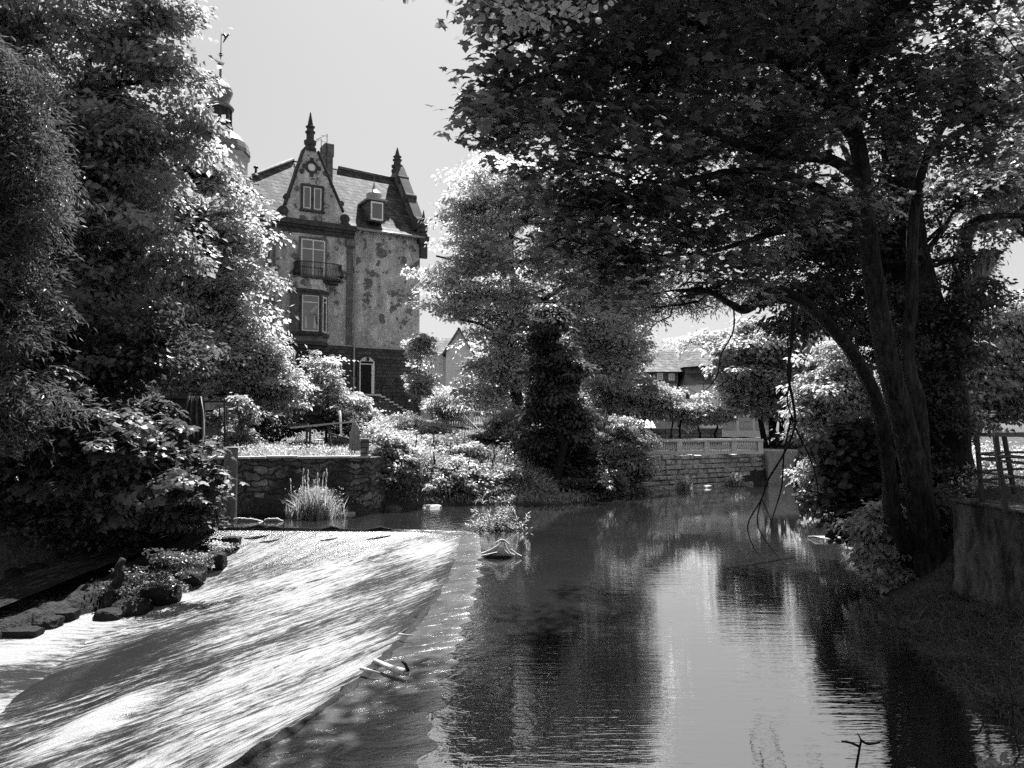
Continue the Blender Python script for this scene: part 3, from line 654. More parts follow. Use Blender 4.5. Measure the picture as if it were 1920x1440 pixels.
# bay window
w0 = .85
ua, _ = fp(559, 600, w0); ub, _ = fp(601, 600, w0); zt2 = fp(580, 546, w0)[1]; zb3 = fp(580, 621, w0)[1]; zs = fp(580, 640, w0)[1]
uc0, uc1 = ua - .35, ub + .75
hexa = lambda e=0.0: [Vector((uc0 - e, -.0, 0)), Vector((ua - e * .6, -w0 - e, 0)), Vector((ub + e * .6, -w0 - e, 0)), Vector((uc1 + e, -.0, 0))]
m = MB(); m.prism([p + Vector((0, 0, zs)) for p in hexa()], (0, 0, zt2 - zs)); m.build('bay_wall', M['brownstone_light'], mansion)
m = MB(); m.prism([p + Vector((0, 0, zt2)) for p in hexa(.06)], (0, 0, .9)); m.build('bay_head', M['stucco'], mansion)
m = MB()
m.prism([p + Vector((0, 0, zt2 - .05)) for p in hexa(.10)], (0, 0, .2)); m.build('bay_cornice', M['brownstone'], mansion); m = MB()
for k, (e, z_, h_) in enumerate(((.12, zb3 - .28, .22), (.12, zs - .22, .22), (-.05, zs - .45, .23), (-.2, zs - .72, .27), (-.35, zs - 1.05, .33), (-.5, zs - 1.5, .45))): m.prism([p + Vector((0, 0, z_)) for p in hexa(e)], (0, 0, h_))
m.build('bay_moulding', M['brownstone'], mansion)
window(ua + .22, ub - .12, zb3, zt2 - .25, w0, 1, True, .14, transom=.8, curtain=True)
# the narrow light on the slanting side of the bay
A = Vector((ub, -w0, 0)); B = Vector((uc1, 0, 0)); dd = (B - A).normalized(); nn = Vector((dd.y, -dd.x, 0))
m = MB(); a_ = A + dd * .25; b_ = A + dd * .85
for (s0, s1, q0, q1) in ((0, .09, zb3, zt2 - .25), (.51, .6, zb3, zt2 - .25), (.09, .51, zb3, zb3 + .09), (.09, .51, zt2 - .34, zt2 - .25), (.09, .51, zb3 + 2.0, zb3 + 2.07)):
    p0 = A + dd * (.25 + s0) + nn * .004; p1 = A + dd * (.25 + s1) + nn * .004; m.prism([p0 + Vector((0, 0, q0)), p1 + Vector((0, 0, q0)), p1 + Vector((0, 0, q1)), p0 + Vector((0, 0, q1))], nn * .05)
sw = m.build('window', M['white_paint'], mansion)
m = MB(); p0 = A + dd * .27 + nn * .005; p1 = A + dd * .83 + nn * .005; m.prism([p0 + Vector((0, 0, zb3)), p1 + Vector((0, 0, zb3)), p1 + Vector((0, 0, zt2 - .25)), p0 + Vector((0, 0, zt2 - .25))], nn * .02); m.build('pane', M['glass'], sw)
# arched openings of the stone base
def arch_pts(u0, u1, z0, z1, y, rise=.35, n=10):
    out = [(u0, y, z0), (u1, y, z0)]
    for k in range(n + 1):
        t = k / n; x = u1 + (u0 - u1) * t; out.append((x, y, z1 - rise + rise * math.sin(math.pi * t) ** .8))
    return out
def arched(px0, px1, pyt, pyb, name, open_=False, w=.02, dark=True):
    a, _ = fp(px0, pyb, w); b, _ = fp(px1, pyb, w); zb = fp((px0 + px1) / 2, pyb, w)[1]; zt = fp((px0 + px1) / 2, pyt, w)[1]
    m = MB(); pts = arch_pts(a - .16, b + .16, zb, zt + .16, -w - .05); m.prism(pts, (0, .09, 0)); dr = m.build(name, M['brownstone'], mansion)
    m = MB(); m.prism(arch_pts(a, b, zb, zt, -w - .075), (0, .02, 0)); m.build('frame', M['white_paint'], dr)
    f = .09; m = MB(); m.box(a + f, b - (f + (.13 if open_ else 0)), -w - .09, -w - .078, zb + (.0 if open_ else .12), zt - .55)
    m.build('doorway_shade' if open_ else 'pane', M['interior_shade'] if open_ else M['glass'], dr)  # open door: flat near-black panel painted as the shade inside
    if open_:
        m = MB(); m.box(a + f, b - f, -w - .088, -w - .078, zt - .47, zt - .33); m.build('fanlight', M['interior_shade'], dr)
        c = Vector(((a + b) / 2 + .02, -w - .2, zt - .1)); m = MB(); m.lathe([(.02, -.22), (.09, -.18), (.11, 0), (.03, .1)], c, 6); m.tube([c + Vector((0, 0, .1)), c + Vector((0, .14, .14))], .02, 4); m.build('lantern', M['dark_iron'], dr)
    else:
        m = MB(); uc = (a + b) / 2; m.box(uc - .03, uc + .03, -w - .093, -w - .079, zb + .12, zt - .15); m.box(a + f, b - f, -w - .0935, -w - .0795, zt - .68, zt - .6); m.build('glazing_bar', M['dark_wood'], dr)
    return dr
arched(673, 701, 669, 738, 'door', True, w=-.12 + .02)
arched(612, 632, 664, 706, 'arched_window', False, w=.1)
# downpipes and gutter
ud = fp(665, 500, .05)[0]
m = MB(); zd = fp(665, 436, .1)[1]; m.tube([(ud + .45, -.22, zd + .28), (ud + .3, -.2, zd + .1), (ud, -.12, zd - .35), (ud, -.12, 5.2), (ud - .35, -.35, 4.9)], .07, 8); m.build('downpipe', M['zinc'], mansion)
m = MB(); m.tube([(-.25, .75, ZC - .1), (-.25, .75, 3)], .07, 8); m.box(-.5, -.1, .6, .89, ZC - .3, ZC + .0); m.build('downpipe', M['zinc'], mansion)
m = MB(); m.tube([(U1 + .2, -.28, ZE - .02), (UR + .1, -.28, ZE - .02)], .09, 8); m.build('gutter', M['zinc'], mansion)
m = MB(); a, b = fp(535, 531); m.box(a - .15, a + .15, -.1, -.002, b - .15, b + .15); m.build('wall_lamp', M['white_paint'], mansion)
# ---- roofs (thick slabs)
RB = 5.0
def slab(mb, pts, t=.14):
    a = [Vector(p) for p in pts]; n_ = (a[1] - a[0]).cross(a[2] - a[0]).normalized(); mb.prism(a, -n_ * t)
m = MB()
flare = [(U1 - .1, -.30, ZE - .02), (UR + .05, -.30, ZE - .02), (UR + .05, .85, ZE + .72), (U1 - .1, .85, ZE + .72)]
slab(m, flare); slab(m, [(U1 - .1, .85, ZE + .72), (UR + .05, .85, ZE + .72), (UR + .05, RB, ZR - .25), (uRidge0, RB, ZR), (uA + .3, .85, ZE + .72)])
slab(m, [(-6, .6, ZC + .1), (uA, .6, ZC + .1), (uA, RB, ZR), (uRidge0, RB, ZR)])
slab(m, [(-6, DEP, ZC + .1), (-6, .6, ZC + .1), (uRidge0, RB, ZR)]); slab(m, [(UR + .05, DEP + .2, ZE), (-6, DEP + .2, ZE), (uRidge0, RB, ZR + .01), (UR + .05, RB, ZR - .24)])
rf = m.build('roof', M['slate'], mansion)
m = MB(); m.tube([(UR, RB, ZR - .16), (uRidge0 + 3.4, RB, ZR + .02)], .13, 6); m.tube([(uRidge0, RB, ZR + .06), (-6, .6, ZC + .2)], .12, 6); m.build('ridge_tiles', M['brownstone_light'], rf)
m = MB(); zg = zT - .15
m.prism([(uL + .5, .3, ZC + .5), (uA, .3, zg), (uR_ - .3, .3, ZC + .5)], (0, RB - .2, 0)); m.build('gable_roof', M['slate'], mansion)
for px_, py_ in ((518, 301), (485, 318)):
    t_ = .35 if px_ > 500 else .62; q = Vector((uRidge0, RB, ZR)).lerp(Vector((-6, .6, ZC + .2)), t_); m = MB(); m.lathe([(.08, -.3), (.08, .45), (.17, .47), (.17, .56), (.05, .62)], q, 8); m.build('roof_vent', M['dark_iron'], rf)
# snow guard on the wing roof
m = MB()
for k in range(4): m.beam((-5.2, .9 + k * .02, ZC + .42 + k * .16), (-.3, .9 + k * .02, ZC + .42 + k * .16), .03, .04)
m.build('snow_guard', M['zinc'], rf)
# shed dormer on the wing
m = MB(); m.prism([(-3.2, 1.2, ZC + 1.0), (-1.0, 1.2, ZC + 1.0), (-1.0, 1.2, ZC + 2.5), (-3.2, 1.2, ZC + 2.5)], (0, 2.2, 0)); d1 = m.build('dormer', M['shingle_dark'], rf)
m = MB(); slab(m, [(-3.5, .85, ZC + 2.52), (-.75, .85, ZC + 2.52), (-.75, 3.2, ZC + 3.25), (-3.5, 3.2, ZC + 3.25)], .1); m.build('dormer_roof', M['shingle_dark'], d1)
# small dormer with an onion cap
w_d = -.35
ud0, _ = fp(695, 400, w_d); ud1, _ = fp(718, 400, w_d); zd0 = fp(706, 413, w_d)[1]; zd1 = fp(706, 376, w_d)[1]
m = MB(); m.box(ud0 - .12, ud1 + .12, .36, 3.4, zd0 - .1, zd1); d2 = m.build('dormer', M['shingle_dark'], rf)
m = MB(); m.box(ud0 - .3, ud1 + .3, .2, 3.0, zd1, zd1 + .12)
cx_, cy_ = (ud0 + ud1) / 2, .95
m.lathe([(.56, .1), (.46, .16), (.48, .3), (.56, .45), (.54, .62), (.36, .8), (.2, .95), (.1, 1.15), (.05, 1.35), (.02, 1.5), (.008, 2.0)], (cx_, cy_, zd1), 8, smooth=False, a0=math.pi / 8); m.build('onion_cap', M['zinc'], d2)
m = MB()
for (x0, x1, q0, q1) in ((ud0, ud0 + .1, zd0, zd1 - .1), (ud1 - .1, ud1, zd0, zd1 - .1), (ud0 + .1, ud1 - .1, zd0, zd0 + .12), (ud0 + .1, ud1 - .1, zd1 - .22, zd1 - .1)): m.box(x0, x1, .3, .358, q0, q1)
wd2 = m.build('window', M['white_paint'], d2); m = MB(); m.box(ud0 + .09, ud1 - .09, .33, .357, zd0 + .1, zd1 - .2); m.build('pane', M['glass'], wd2)
# chimney and roof ladder
uh0, zh = fp(609, 270, -2.2); uh1, _ = fp(623, 270, -2.2)
m = MB(); m.box(uh0, uh1, 2.0, 3.1, ZR - 4.5, zh - .9); m.box(uh0 - .06, uh1 + .06, 1.94, 3.16, zh - .9, zh); m.build('chimney', M['brownstone_light'], rf)
m = MB(); hx = uh0 - .35
for dx in (0, .42): m.tube([(hx + dx, 1.9, ZR - 2.5), (hx + dx, 1.9, zh + .2 + dx), (hx + dx - .7, 2.2, zh - .25 + dx)], .025, 4)
for k in range(9): m.tube([(hx, 1.9, ZR - 2.3 + k * .42), (hx + .42, 1.9, ZR - 2.3 + k * .42)], .02, 4)
m.build('roof_ladder', M['dark_iron'], rf)
# parapet of the right-hand gable, seen edge on
m = MB(); X0, X1 = UR - .12, UR + .32
m.prism([(X0, .1, ZE - .3), (X0, .25, ZE + 1.0), (X0, .9, ZE + 1.55), (X0, RB - .5, ZR + .55), (X0, RB + .5, ZR + .55), (X0, DEP, ZE), (X0, DEP, ZE - .3)], (X1 - X0, 0, 0)); m.build('gable_wall', M['brownstone_light'], mansion)
m = MB(); m.prism([(X0 - .14, .9, ZE + 1.45), (X0 - .14, RB - .5, ZR + .45), (X0 - .14, RB - .5, ZR + .75), (X0 - .14, .75, ZE + 1.75)], (X1 - X0 + .28, 0, 0))
for yy, zz, r in ((.55, ZE + 1.15, .5), (2.4, ZE + 3.55, .34), (3.9, ZE + 5.4, .3)):
    ring = [Vector((X0 - .2, yy + math.cos(a) * r, zz + math.sin(a) * r)) for a in [i * math.pi / 7 for i in range(14)]]; m.prism(ring, (X1 - X0 + .4, 0, 0))
m.box(X0 - .15, X1 + .15, -.35, .5, ZE - .45, ZE + .1); m.box(X0, X1 + .1, -.15, .1, ZE - 1.5, ZE - .45); m.build('gable_coping', M['brownstone'], mansion)
m = MB(); finial(m, ((X0 + X1) / 2, RB), ZR + .4, fp(739, 276, -RB)[1], .30); m.build('finial', M['brownstone'], mansion)
m = MB(); finial(m, ((X0 + X1) / 2 + .1, .1), ZE + .1, fp(782, 392, 0)[1], .2); m.build('finial', M['brownstone'], mansion)
# corner quoin block low on the right corner
m = MB(); m.box(UR + .0, UR + .5, .1, .6, fp(789, 628)[1] - .2, fp(789, 628)[1] + .1); m.build('corner_stone', M['brownstone_light'], mansion)

# ------------------------------------------------------------------ outside stair at the door
st = thing('stone_staircase', 'masonry stair with curved iron railing going down from the mansion door', 'staircase', (FO.x, FO.y, 0), FANG)
uT0 = fp(665, 742, 1.0)[0]; uT1 = fp(712, 742, 1.3)[0]; zT_ = fp(690, 740, .3)[1]; uE = fp(797, 780, 1.3)[0]; zE_ = 3.3
nst = 11
m = MB(); m.box(uT0, uT1, -1.5, .08, 2.0, zT_ - .12)
for k in range(nst):
    a = uT1 + (uE - uT1) * k / nst; b = uT1 + (uE - uT1) * (k + 1) / nst; zz = zT_ - (zT_ - zE_) * (k + .7) / nst; m.box(a + .001, b, -1.5, .08, 2.0, zz - .1)
m.build('stair_body', M['stair_stone'], st)
m = MB(); m.box(uT0 - .05, uT1 + .03, -1.56, .07, zT_ - .12, zT_)
for k in range(nst):
    a = uT1 + (uE - uT1) * k / nst; b = uT1 + (uE - uT1) * (k + 1) / nst; zz = zT_ - (zT_ - zE_) * (k + .7) / nst; m.box(a - .02, b + .03, -1.56, .07, zz - .1 + .001, zz)
m.build('tread', M['cast_stone'], st)
m = MB(); tp = [Vector((uT0 + 1.75, -1.35, zT_)), Vector((uT1, -1.35, zT_)), Vector((uE, -1.35, zE_)), Vector((uE + .5, -1.5, zE_ - .05))]
def along_(pts, t):
    L = [(pts[i + 1] - pts[i]).length for i in range(len(pts) - 1)]; s_ = t * sum(L)
    for i, l_ in enumerate(L):
        if s_ <= l_ or i == len(L) - 1: return pts[i].lerp(pts[i + 1], min(1, s_ / l_))
        s_ -= l_
m.tube([p + Vector((0, 0, .95)) for p in tp], .03, 5); m.tube([p + Vector((0, 0, .12)) for p in tp], .022, 4)
for k in range(46):
    p = along_(tp, k / 45); m.tube([p + Vector((0, -o_, h_)) for o_, h_ in ((0, .1), (.14, .25), (.10, .42), (0, .62), (0, .95))], .014, 3)
for k in range(5): p = along_(tp, k / 4); m.tube([p, p + Vector((0, 0, 1.0))], .035, 5)
m.build('railing', M['dark_iron'], st)

# ------------------------------------------------------------------ castle tower behind the trees
tw = thing('castle_tower', 'slender castle tower with stacked onion domes and a weather vane behind the left trees', 'tower', tuple(P(400, 800, 72) * 1.0)[:2] + (2.5,))
TD = 72; zc_ = lambda py: P(400, py, TD).z - 2.5
k_ = TD / F
m = MB(); m.lathe([(2.55, 0), (2.55, zc_(300)), (2.75, zc_(296)), (2.75, zc_(290))], (0, 0, 0), 8, False, math.pi / 8); m.build('shaft', M['plaster_grey'], tw)
m = MB(); m.lathe([(2.8, zc_(290)), (2.75, zc_(282)), (2.55, zc_(270)), (2.1, zc_(259)), (1.5, zc_(251)), (1.15, zc_(245))], (0, 0, 0), 16, False, math.pi / 16); m.build('lower_dome', M['metal_dome'], tw)
ln = MB(); ln.lathe([(1.2, zc_(246)), (1.2, zc_(236)), (1.0, zc_(235.5))], (0, 0, 0), 8, False, math.pi / 8)
for k in range(8):
    a = math.pi / 8 + k * math.pi / 4; ln.tube([(math.cos(a) * .98, math.sin(a) * .98, zc_(236)), (math.cos(a) * .98, math.sin(a) * .98, zc_(204))], .13, 6)
ln.lathe([(1.08, zc_(207)), (1.12, zc_(203))], (0, 0, 0), 8, False, math.pi / 8); ln.build('lantern', M['dark_wood'], tw)
m = MB(); m.lathe([(1.25, zc_(205)), (1.3, zc_(203)), (1.0, zc_(196)), (.85, zc_(190)), (1.0, zc_(182)), (1.15, zc_(174)), (1.05, zc_(165)), (.65, zc_(157)), (.22, zc_(151)), (.12, zc_(147)), (.1, zc_(125)), (.17, zc_(123)), (.08, zc_(122)), (.3, zc_(120)), (.2, zc_(117)), (.06, zc_(116))], (0, 0, 0), 16, True, math.pi / 16); m.build('onion_dome', M['metal_dome'], tw)
m = MB(); m.tube([(0, 0, zc_(117)), (0, 0, zc_(53))], [.05, .03], 5)
for q in (100, 104): m.lathe([(.03, -.05), (.16, 0), (.03, .05)], (0, 0, zc_(q)), 8)
m.tube([(.05, 0, zc_(66)), (.3, 0, zc_(64)), (.45, 0, zc_(70)), (.7, 0, zc_(64)), (.85, 0, zc_(66))], [.08, .1, .14, .08, .03], 5); m.tube([(.45, 0, zc_(70)), (.2, 0, zc_(80))], [.1, .04], 4); m.tube([(.35, 0, zc_(70)), (.2, 0, zc_(63))], [.07, .03], 4)
for k in range(4): a = k * math.pi / 2; m.tube([(0, 0, zc_(107)), (math.cos(a) * .25, math.sin(a) * .25, zc_(103)), (0, 0, zc_(98))], .02, 3)
m.build('weather_vane', M['dark_iron'], tw)

# ------------------------------------------------------------------ far houses
def roof_prism(mb, x0, x1, y0, y1, z0, z1, ov=.3, axis='x', hip=0.0):
    if axis == 'x':
        ym = (y0 + y1) / 2; vs = [(x0 - ov, y0 - ov, z0), (x1 + ov, y0 - ov, z0), (x1 + ov, y1 + ov, z0), (x0 - ov, y1 + ov, z0), (x0 - ov + hip, ym, z1), (x1 + ov - hip, ym, z1)]
        mb.add(vs, [(0, 1, 5, 4), (1, 2, 5), (2, 3, 4, 5), (3, 0, 4), (0, 3, 2, 1)])
    else:
        xm = (x0 + x1) / 2; vs = [(x0 - ov, y0 - ov, z0), (x1 + ov, y0 - ov, z0), (x1 + ov, y1 + ov, z0), (x0 - ov, y1 + ov, z0), (xm, y0 - ov + hip, z1), (xm, y1 + ov - hip, z1)]
        mb.add(vs, [(0, 1, 4), (1, 2, 5, 4), (2, 3, 5), (3, 0, 4, 5), (0, 3, 2, 1)])
def simple_window(parent, x0, x1, y, z0, z1, nb=2, fm='white_paint', nbz=2):
    m = MB(); f = .08
    m.box(x0, x0 + f, y - .06, y + .02, z0, z1); m.box(x1 - f, x1, y - .06, y + .02, z0, z1); m.box(x0 + f, x1 - f, y - .06, y + .02, z0, z0 + f); m.box(x0 + f, x1 - f, y - .06, y + .02, z1 - f, z1)
    for k in range(1, nb): xx = x0 + (x1 - x0) * k / nb; m.box(xx - .03, xx + .03, y - .05, y + .01, z0 + f, z1 - f)
    for k in range(1, nbz): zz = z0 + (z1 - z0) * k / nbz; m.box(x0 + f, x1 - f, y - .045, y + .005, zz - .03, zz + .03)
    w = m.build('window', M[fm], parent); m = MB(); m.box(x0 + .03, x1 - .03, y - .02, y - .005, z0 + .03, z1 - .03); m.build('pane', M['glass'], w)
# pale house right of the mansion
D = 78; b0 = P(800, 800, D); hs = thing('pale_house', 'small pale house with tiled roof just right of the mansion', 'house', (b0.x, b0.y, 2.5))
xx = lambda px, d=D: (px - 960) / F * d - b0.x
zz = lambda py, d=D: P(800, py, d).z - 2.5
m = MB(); m.box(xx(770), xx(838), 0, 8, 0, zz(664)); m.build('wall', M['plaster_white'], hs)
m = MB(); roof_prism(m, xx(770), xx(838), 0, 8, zz(664), zz(626), .3); m.build('roof', M['tile_roof'], hs)
m = MB(); m.box(xx(838) + .01, xx(885), -1.5, 8, 0, zz(664)); m.prism([(xx(838), -1.5, zz(664)), (xx(885), -1.5, zz(664)), (xx(862), -1.5, zz(622))], (0, 9, 0)); m.build('gable_wall', M['plaster_white'], hs)
m = MB(); a = Vector((xx(838) - .4, -1.9, zz(668))); b = Vector((xx(862), -1.9, zz(618))); c = Vector((xx(885) + .4, -1.9, zz(668)))
slab(m, [a, b, b + Vector((0, 10, 0)), a + Vector((0, 10, 0))], .15); slab(m, [b, c, c + Vector((0, 10, 0)), b + Vector((0, 10, 0))], .15); m.build('gable_roof', M['tile_roof'], hs)
for px_ in (806, 822): simple_window(hs, xx(px_), xx(px_ + 9), -.01, zz(696), zz(678))
# little gabled house glimpsed behind the left trees
D = 60; b0 = P(268, 800, D); h3 = thing('garden_house', 'pale rendered house glimpsed between the tall left trees', 'house', (b0.x, b0.y, 2.5))
m = MB(); m.box(-2.2, 2.2, 0, 6, 0, P(268, 345, D).z - 2.5); m.build('wall', M['plaster_white'], h3); m = MB(); roof_prism(m, -2.2, 2.2, 0, 6, P(268, 345, D).z - 2.5, P(268, 322, D).z - 2.5, .3, 'x', 2.0); m.build('roof', M['tile_roof'], h3)
# villa with the long tiled roof on the far bank
D = 88; b0 = P(1270, 800, D); vl = thing('villa', 'large villa with long tiled roof and shingled upper floor across the river', 'villa', (b0.x, b0.y, 2.5))
xx = lambda px, d=D: (px - 1270) / F * d; zz = lambda py, d=D: P(1270, py, d).z - 2.5
m = MB(); m.box(xx(1170), xx(1276), 1.5, 10, 0, zz(718)); m.build('wall', M['plaster_grey'], vl)
m = MB(); m.box(xx(1165), xx(1277), 1.3, 10, zz(718), zz(694)); m.build('shingled_wall', M['shingle_dark'], vl)
m = MB(); roof_prism(m, xx(1160), xx(1278), 1.2, 10.5, zz(696), zz(648), .5); m.build('roof', M['tile_roof'], vl)
hexp = [(xx(1282), 0), (xx(1310), -2.0), (xx(1352), -1.2), (xx(1375), 1.5), (xx(1375), 9), (xx(1276), 9)]
m = MB(); m.prism([(x, y, 0) for x, y in hexp], (0, 0, zz(722))); m.build('wall', M['plaster_white'], vl)
m = MB(); c = Vector((xx(1322), 4, 0)); vs = [Vector((c.x + (x - c.x) * 1.06, c.y + (y - c.y) * 1.06, zz(722))) for x, y in hexp] + [Vector((c.x + (x - c.x) * .86, c.y + (y - c.y) * .86, zz(700))) for x, y in hexp] + [Vector((c.x + (x - c.x) * .84, c.y + (y - c.y) * .84, zz(686))) for x, y in hexp]
n6 = 6; m.add(vs, [(i, (i + 1) % n6, (i + 1) % n6 + n6, i + n6) for i in range(n6)] + [(i + n6, (i + 1) % n6 + n6, (i + 1) % n6 + 2 * n6, i + 2 * n6) for i in range(n6)]); m.build('shingled_wall', M['shingle_dark'], vl)
m = MB(); vs = [Vector((c.x + (x - c.x) * .98, c.y + (y - c.y) * .98, zz(688))) for x, y in hexp] + [Vector((xx(1309), 3.5, zz(640))), Vector((xx(1325), 3.8, zz(640)))]
m.add(vs, [(0, 1, 6), (1, 2, 7, 6), (2, 3, 7), (3, 4, 7), (4, 5, 6, 7), (5, 0, 6), (5, 4, 3, 2, 1, 0)]); m.build('turret_roof', M['tile_roof'], vl)
for a, b, c_, d in ((1237, 1248, 711, 698), (1259, 1270, 712, 699)): simple_window(vl, xx(a), xx(b), 1.29, zz(c_), zz(d), 2, 'white_paint', 3)
m = MB(); p0 = Vector((xx(1282), 0, 0)); p1 = Vector((xx(1310), -2.0, 0)); dd = (p1 - p0).normalized(); nv = Vector((dd.y, -dd.x, 0))
for s_, w__ in ((.15, .42), (.72, .45)):
    q = p0 + (p1 - p0) * s_ + nv * .02; m2 = MB(); m2.prism([q + Vector((0, 0, zz(748))), q + dd * w__ + Vector((0, 0, zz(748))), q + dd * w__ + Vector((0, 0, zz(738))), q + Vector((0, 0, zz(738)))], nv * .05); m2.build('window', M['dark_wood'], vl)
simple_window(vl, xx(1347), xx(1356), -1.25, zz(752), zz(736))
m = MB(); m.tube([(xx(1312), -2.1, zz(722)), (xx(1312), -2.1, 0)], .06, 6); m.build('downpipe', M['zinc'], vl)
# skylights
# garages
D = 62; b0 = P(1390, 800, D); gr = thing('garage_block', 'low white garages behind the riverside balustrade', 'garages', (b0.x, b0.y, 2.2))
xx = lambda px, d=D: (px - 1390) / F * d; zz = lambda py, d=D: P(1390, py, d).z - 2.2
m = MB(); m.box(xx(1350), xx(1450), 0, 6, 0, zz(762)); m.build('wall', M['plaster_white'], gr)
m = MB(); m.box(xx(1345), xx(1455), -.4, 6.3, zz(762) + .002, zz(757)); m.build('roof', M['concrete'], gr)
for a in (1356, 1387, 1417): m = MB(); m.box(xx(a), xx(a + 24), -.05, -.004, zz(806), zz(782)); m.build('garage_door', M['concrete'], gr)
for a in (1382, 1408, 1412): pass
# white shed roof left of the young trees
D = 56; b0 = P(1180, 800, D); sh = thing('white_shed', 'low shed with sunlit white pitched roof behind the slim trees', 'shed', (b0.x, b0.y, 2.2))
xx = lambda px, d=D: (px - 1180) / F * d; zz = lambda py, d=D: P(1180, py, d).z - 2.2
m = MB(); m.box(xx(1135), xx(1222), 0, 3.4, 0, zz(801)); m.build('wall', M['plaster_grey'], sh); m = MB(); m.prism([(xx(1130), -.3, zz(802)), (xx(1130), 1.7, zz(784)), (xx(1130), 3.7, zz(802))], (xx(1228) - xx(1130), 0, 0)); m.build('roof', M['white_paint'], sh)

# ------------------------------------------------------------------ riverside block wall, balustrades, terrace wall
def block_wall(name, label, A, B, z0, z1, rows, mat, thick=.5, seed=1, wid=(.3, .62)):
    r = random.Random(seed); A = Vector(A); B = Vector(B); d = (B - A); L = d.length; d.normalize(); n_ = Vector((d.y, -d.x, 0))
    root = thing(name, label, 'wall', (A.x, A.y, 0)); m = MB(); rh = (z1 - z0) / rows
    for k in range(rows):
        s_ = -r.uniform(0, .3)
        while s_ < L:
            w = r.uniform(*wid); a = max(0, s_) + .012; b = min(L, s_ + w) - .012
            if b - a > .08:
                pz0 = z0 + k * rh + .01 + r.uniform(-.018, .018); pz1 = z0 + (k + 1) * rh - .012 + r.uniform(-.022, .016); o_ = r.uniform(.0, .11); tl = [r.uniform(-.045, .045) for _ in range(4)]
                p0 = A + d * a; p1 = A + d * b; c = .035
                vs = [p0 - n_ * .15 + Vector((0, 0, pz0)), p1 - n_ * .15 + Vector((0, 0, pz0)), p1 - n_ * .15 + Vector((0, 0, pz1)), p0 - n_ * .15 + Vector((0, 0, pz1)),
                      p0 + n_ * o_ + Vector((0, 0, pz0)), p1 + n_ * o_ + Vector((0, 0, pz0)), p1 + n_ * o_ + Vector((0, 0, pz1)), p0 + n_ * o_ + Vector((0, 0, pz1)),
                      p0 + d * c + n_ * (o_ + .05 + tl[0]) + Vector((0, 0, pz0 + c)), p1 - d * c + n_ * (o_ + .05 + tl[1]) + Vector((0, 0, pz0 + c)), p1 - d * c + n_ * (o_ + .05 + tl[2]) + Vector((0, 0, pz1 - c)), p0 + d * c + n_ * (o_ + .05 + tl[3]) + Vector((0, 0, pz1 - c))]
                m.add(vs, [(0, 1, 5, 4), (1, 2, 6, 5), (2, 3, 7, 6), (3, 0, 4, 7), (4, 5, 9, 8), (5, 6, 10, 9), (6, 7, 11, 10), (7, 4, 8, 11), (8, 9, 10, 11)])
            s_ += w
    m.build('stone_face', M[mat], root, world=True)
    m = MB(); m.prism([A - n_ * .12 + Vector((0, 0, z0 - 1.5)), B - n_ * .12 + Vector((0, 0, z0 - 1.5)), B - n_ * .12 + Vector((0, 0, z1 - .02)), A - n_ * .12 + Vector((0, 0, z1 - .02))], -n_ * thick); m.build('core', M['rubble'], root, world=True)
    return root
A = Z(1150, 921); B = Z(1438, 904); WZ = P(1320, 851, 41).z
A.z = B.z = 0
block_wall('block_wall', 'wall of pale roughly squared stone blocks rising from the far river shore', A, B, -.1, WZ, 7, 'block_stone')
def balustrade(name, label, A, B, z0, h, nb_, mat='cast_stone', bays=5, group=None):
    A = Vector((A[0], A[1], z0)); B = Vector((B[0], B[1], z0)); d = (B - A); L = d.length; d.normalize(); n_ = Vector((d.y, -d.x, 0)); ang = math.atan2(d.y, d.x)
    root = thing(name, label, 'balustrade', tuple(A), ang, group)
    m = MB(); m.box(-.15, L + .15, -.17, .17, h - .13, h); m.build('top_rail', M[mat], root); m = MB(); m.box(-.15, L + .15, -.16, .16, 0, .12); m.build('base_rail', M[mat], root)
    for k in range(bays + 1): m = MB(); x = L * k / bays; m.box(x - .14, x + .14, -.14, .14, .121, h - .131); m.build('pillar', M[mat], root)
    hb = h - .25; first = None; per = nb_ // bays
    prof = [(.07, 0), (.07, .04), (.035, .07), (.04, .12), (.075, hb * .33), (.06, hb * .5), (.035, hb * .75), (.035, hb * .88), (.065, hb * .92), (.065, hb)]
    for k in range(bays):
        for j in range(per):
            x = L * (k + (j + 1) / (per + 1)) / bays
            if first is None: m = MB(); m.lathe(prof, (0, 0, 0), 6); first = m.build('baluster', M[mat], root); o_ = first
            else: o_ = first.copy(); COL.objects.link(o_); o_.parent = root
            o_.location = (x, 0, .12)
    return root
A2 = P(1168, 850, 40.3); B2 = P(1424, 850, 41.8)
balustrade('balustrade', 'long pale balustrade along the top of the stone block wall', (A2.x, A2.y), (B2.x, B2.y), WZ - .02, .78, 70, bays=5)
A3 = P(832, 800, 50); B3 = P(932, 800, 51)
balustrade('balustrade', 'short white balustrade on the lawn beside the mansion stair', (A3.x, A3.y), (B3.x, B3.y), P(880, 799, 50).z, 1.0, 20, bays=2, mat='white_paint')
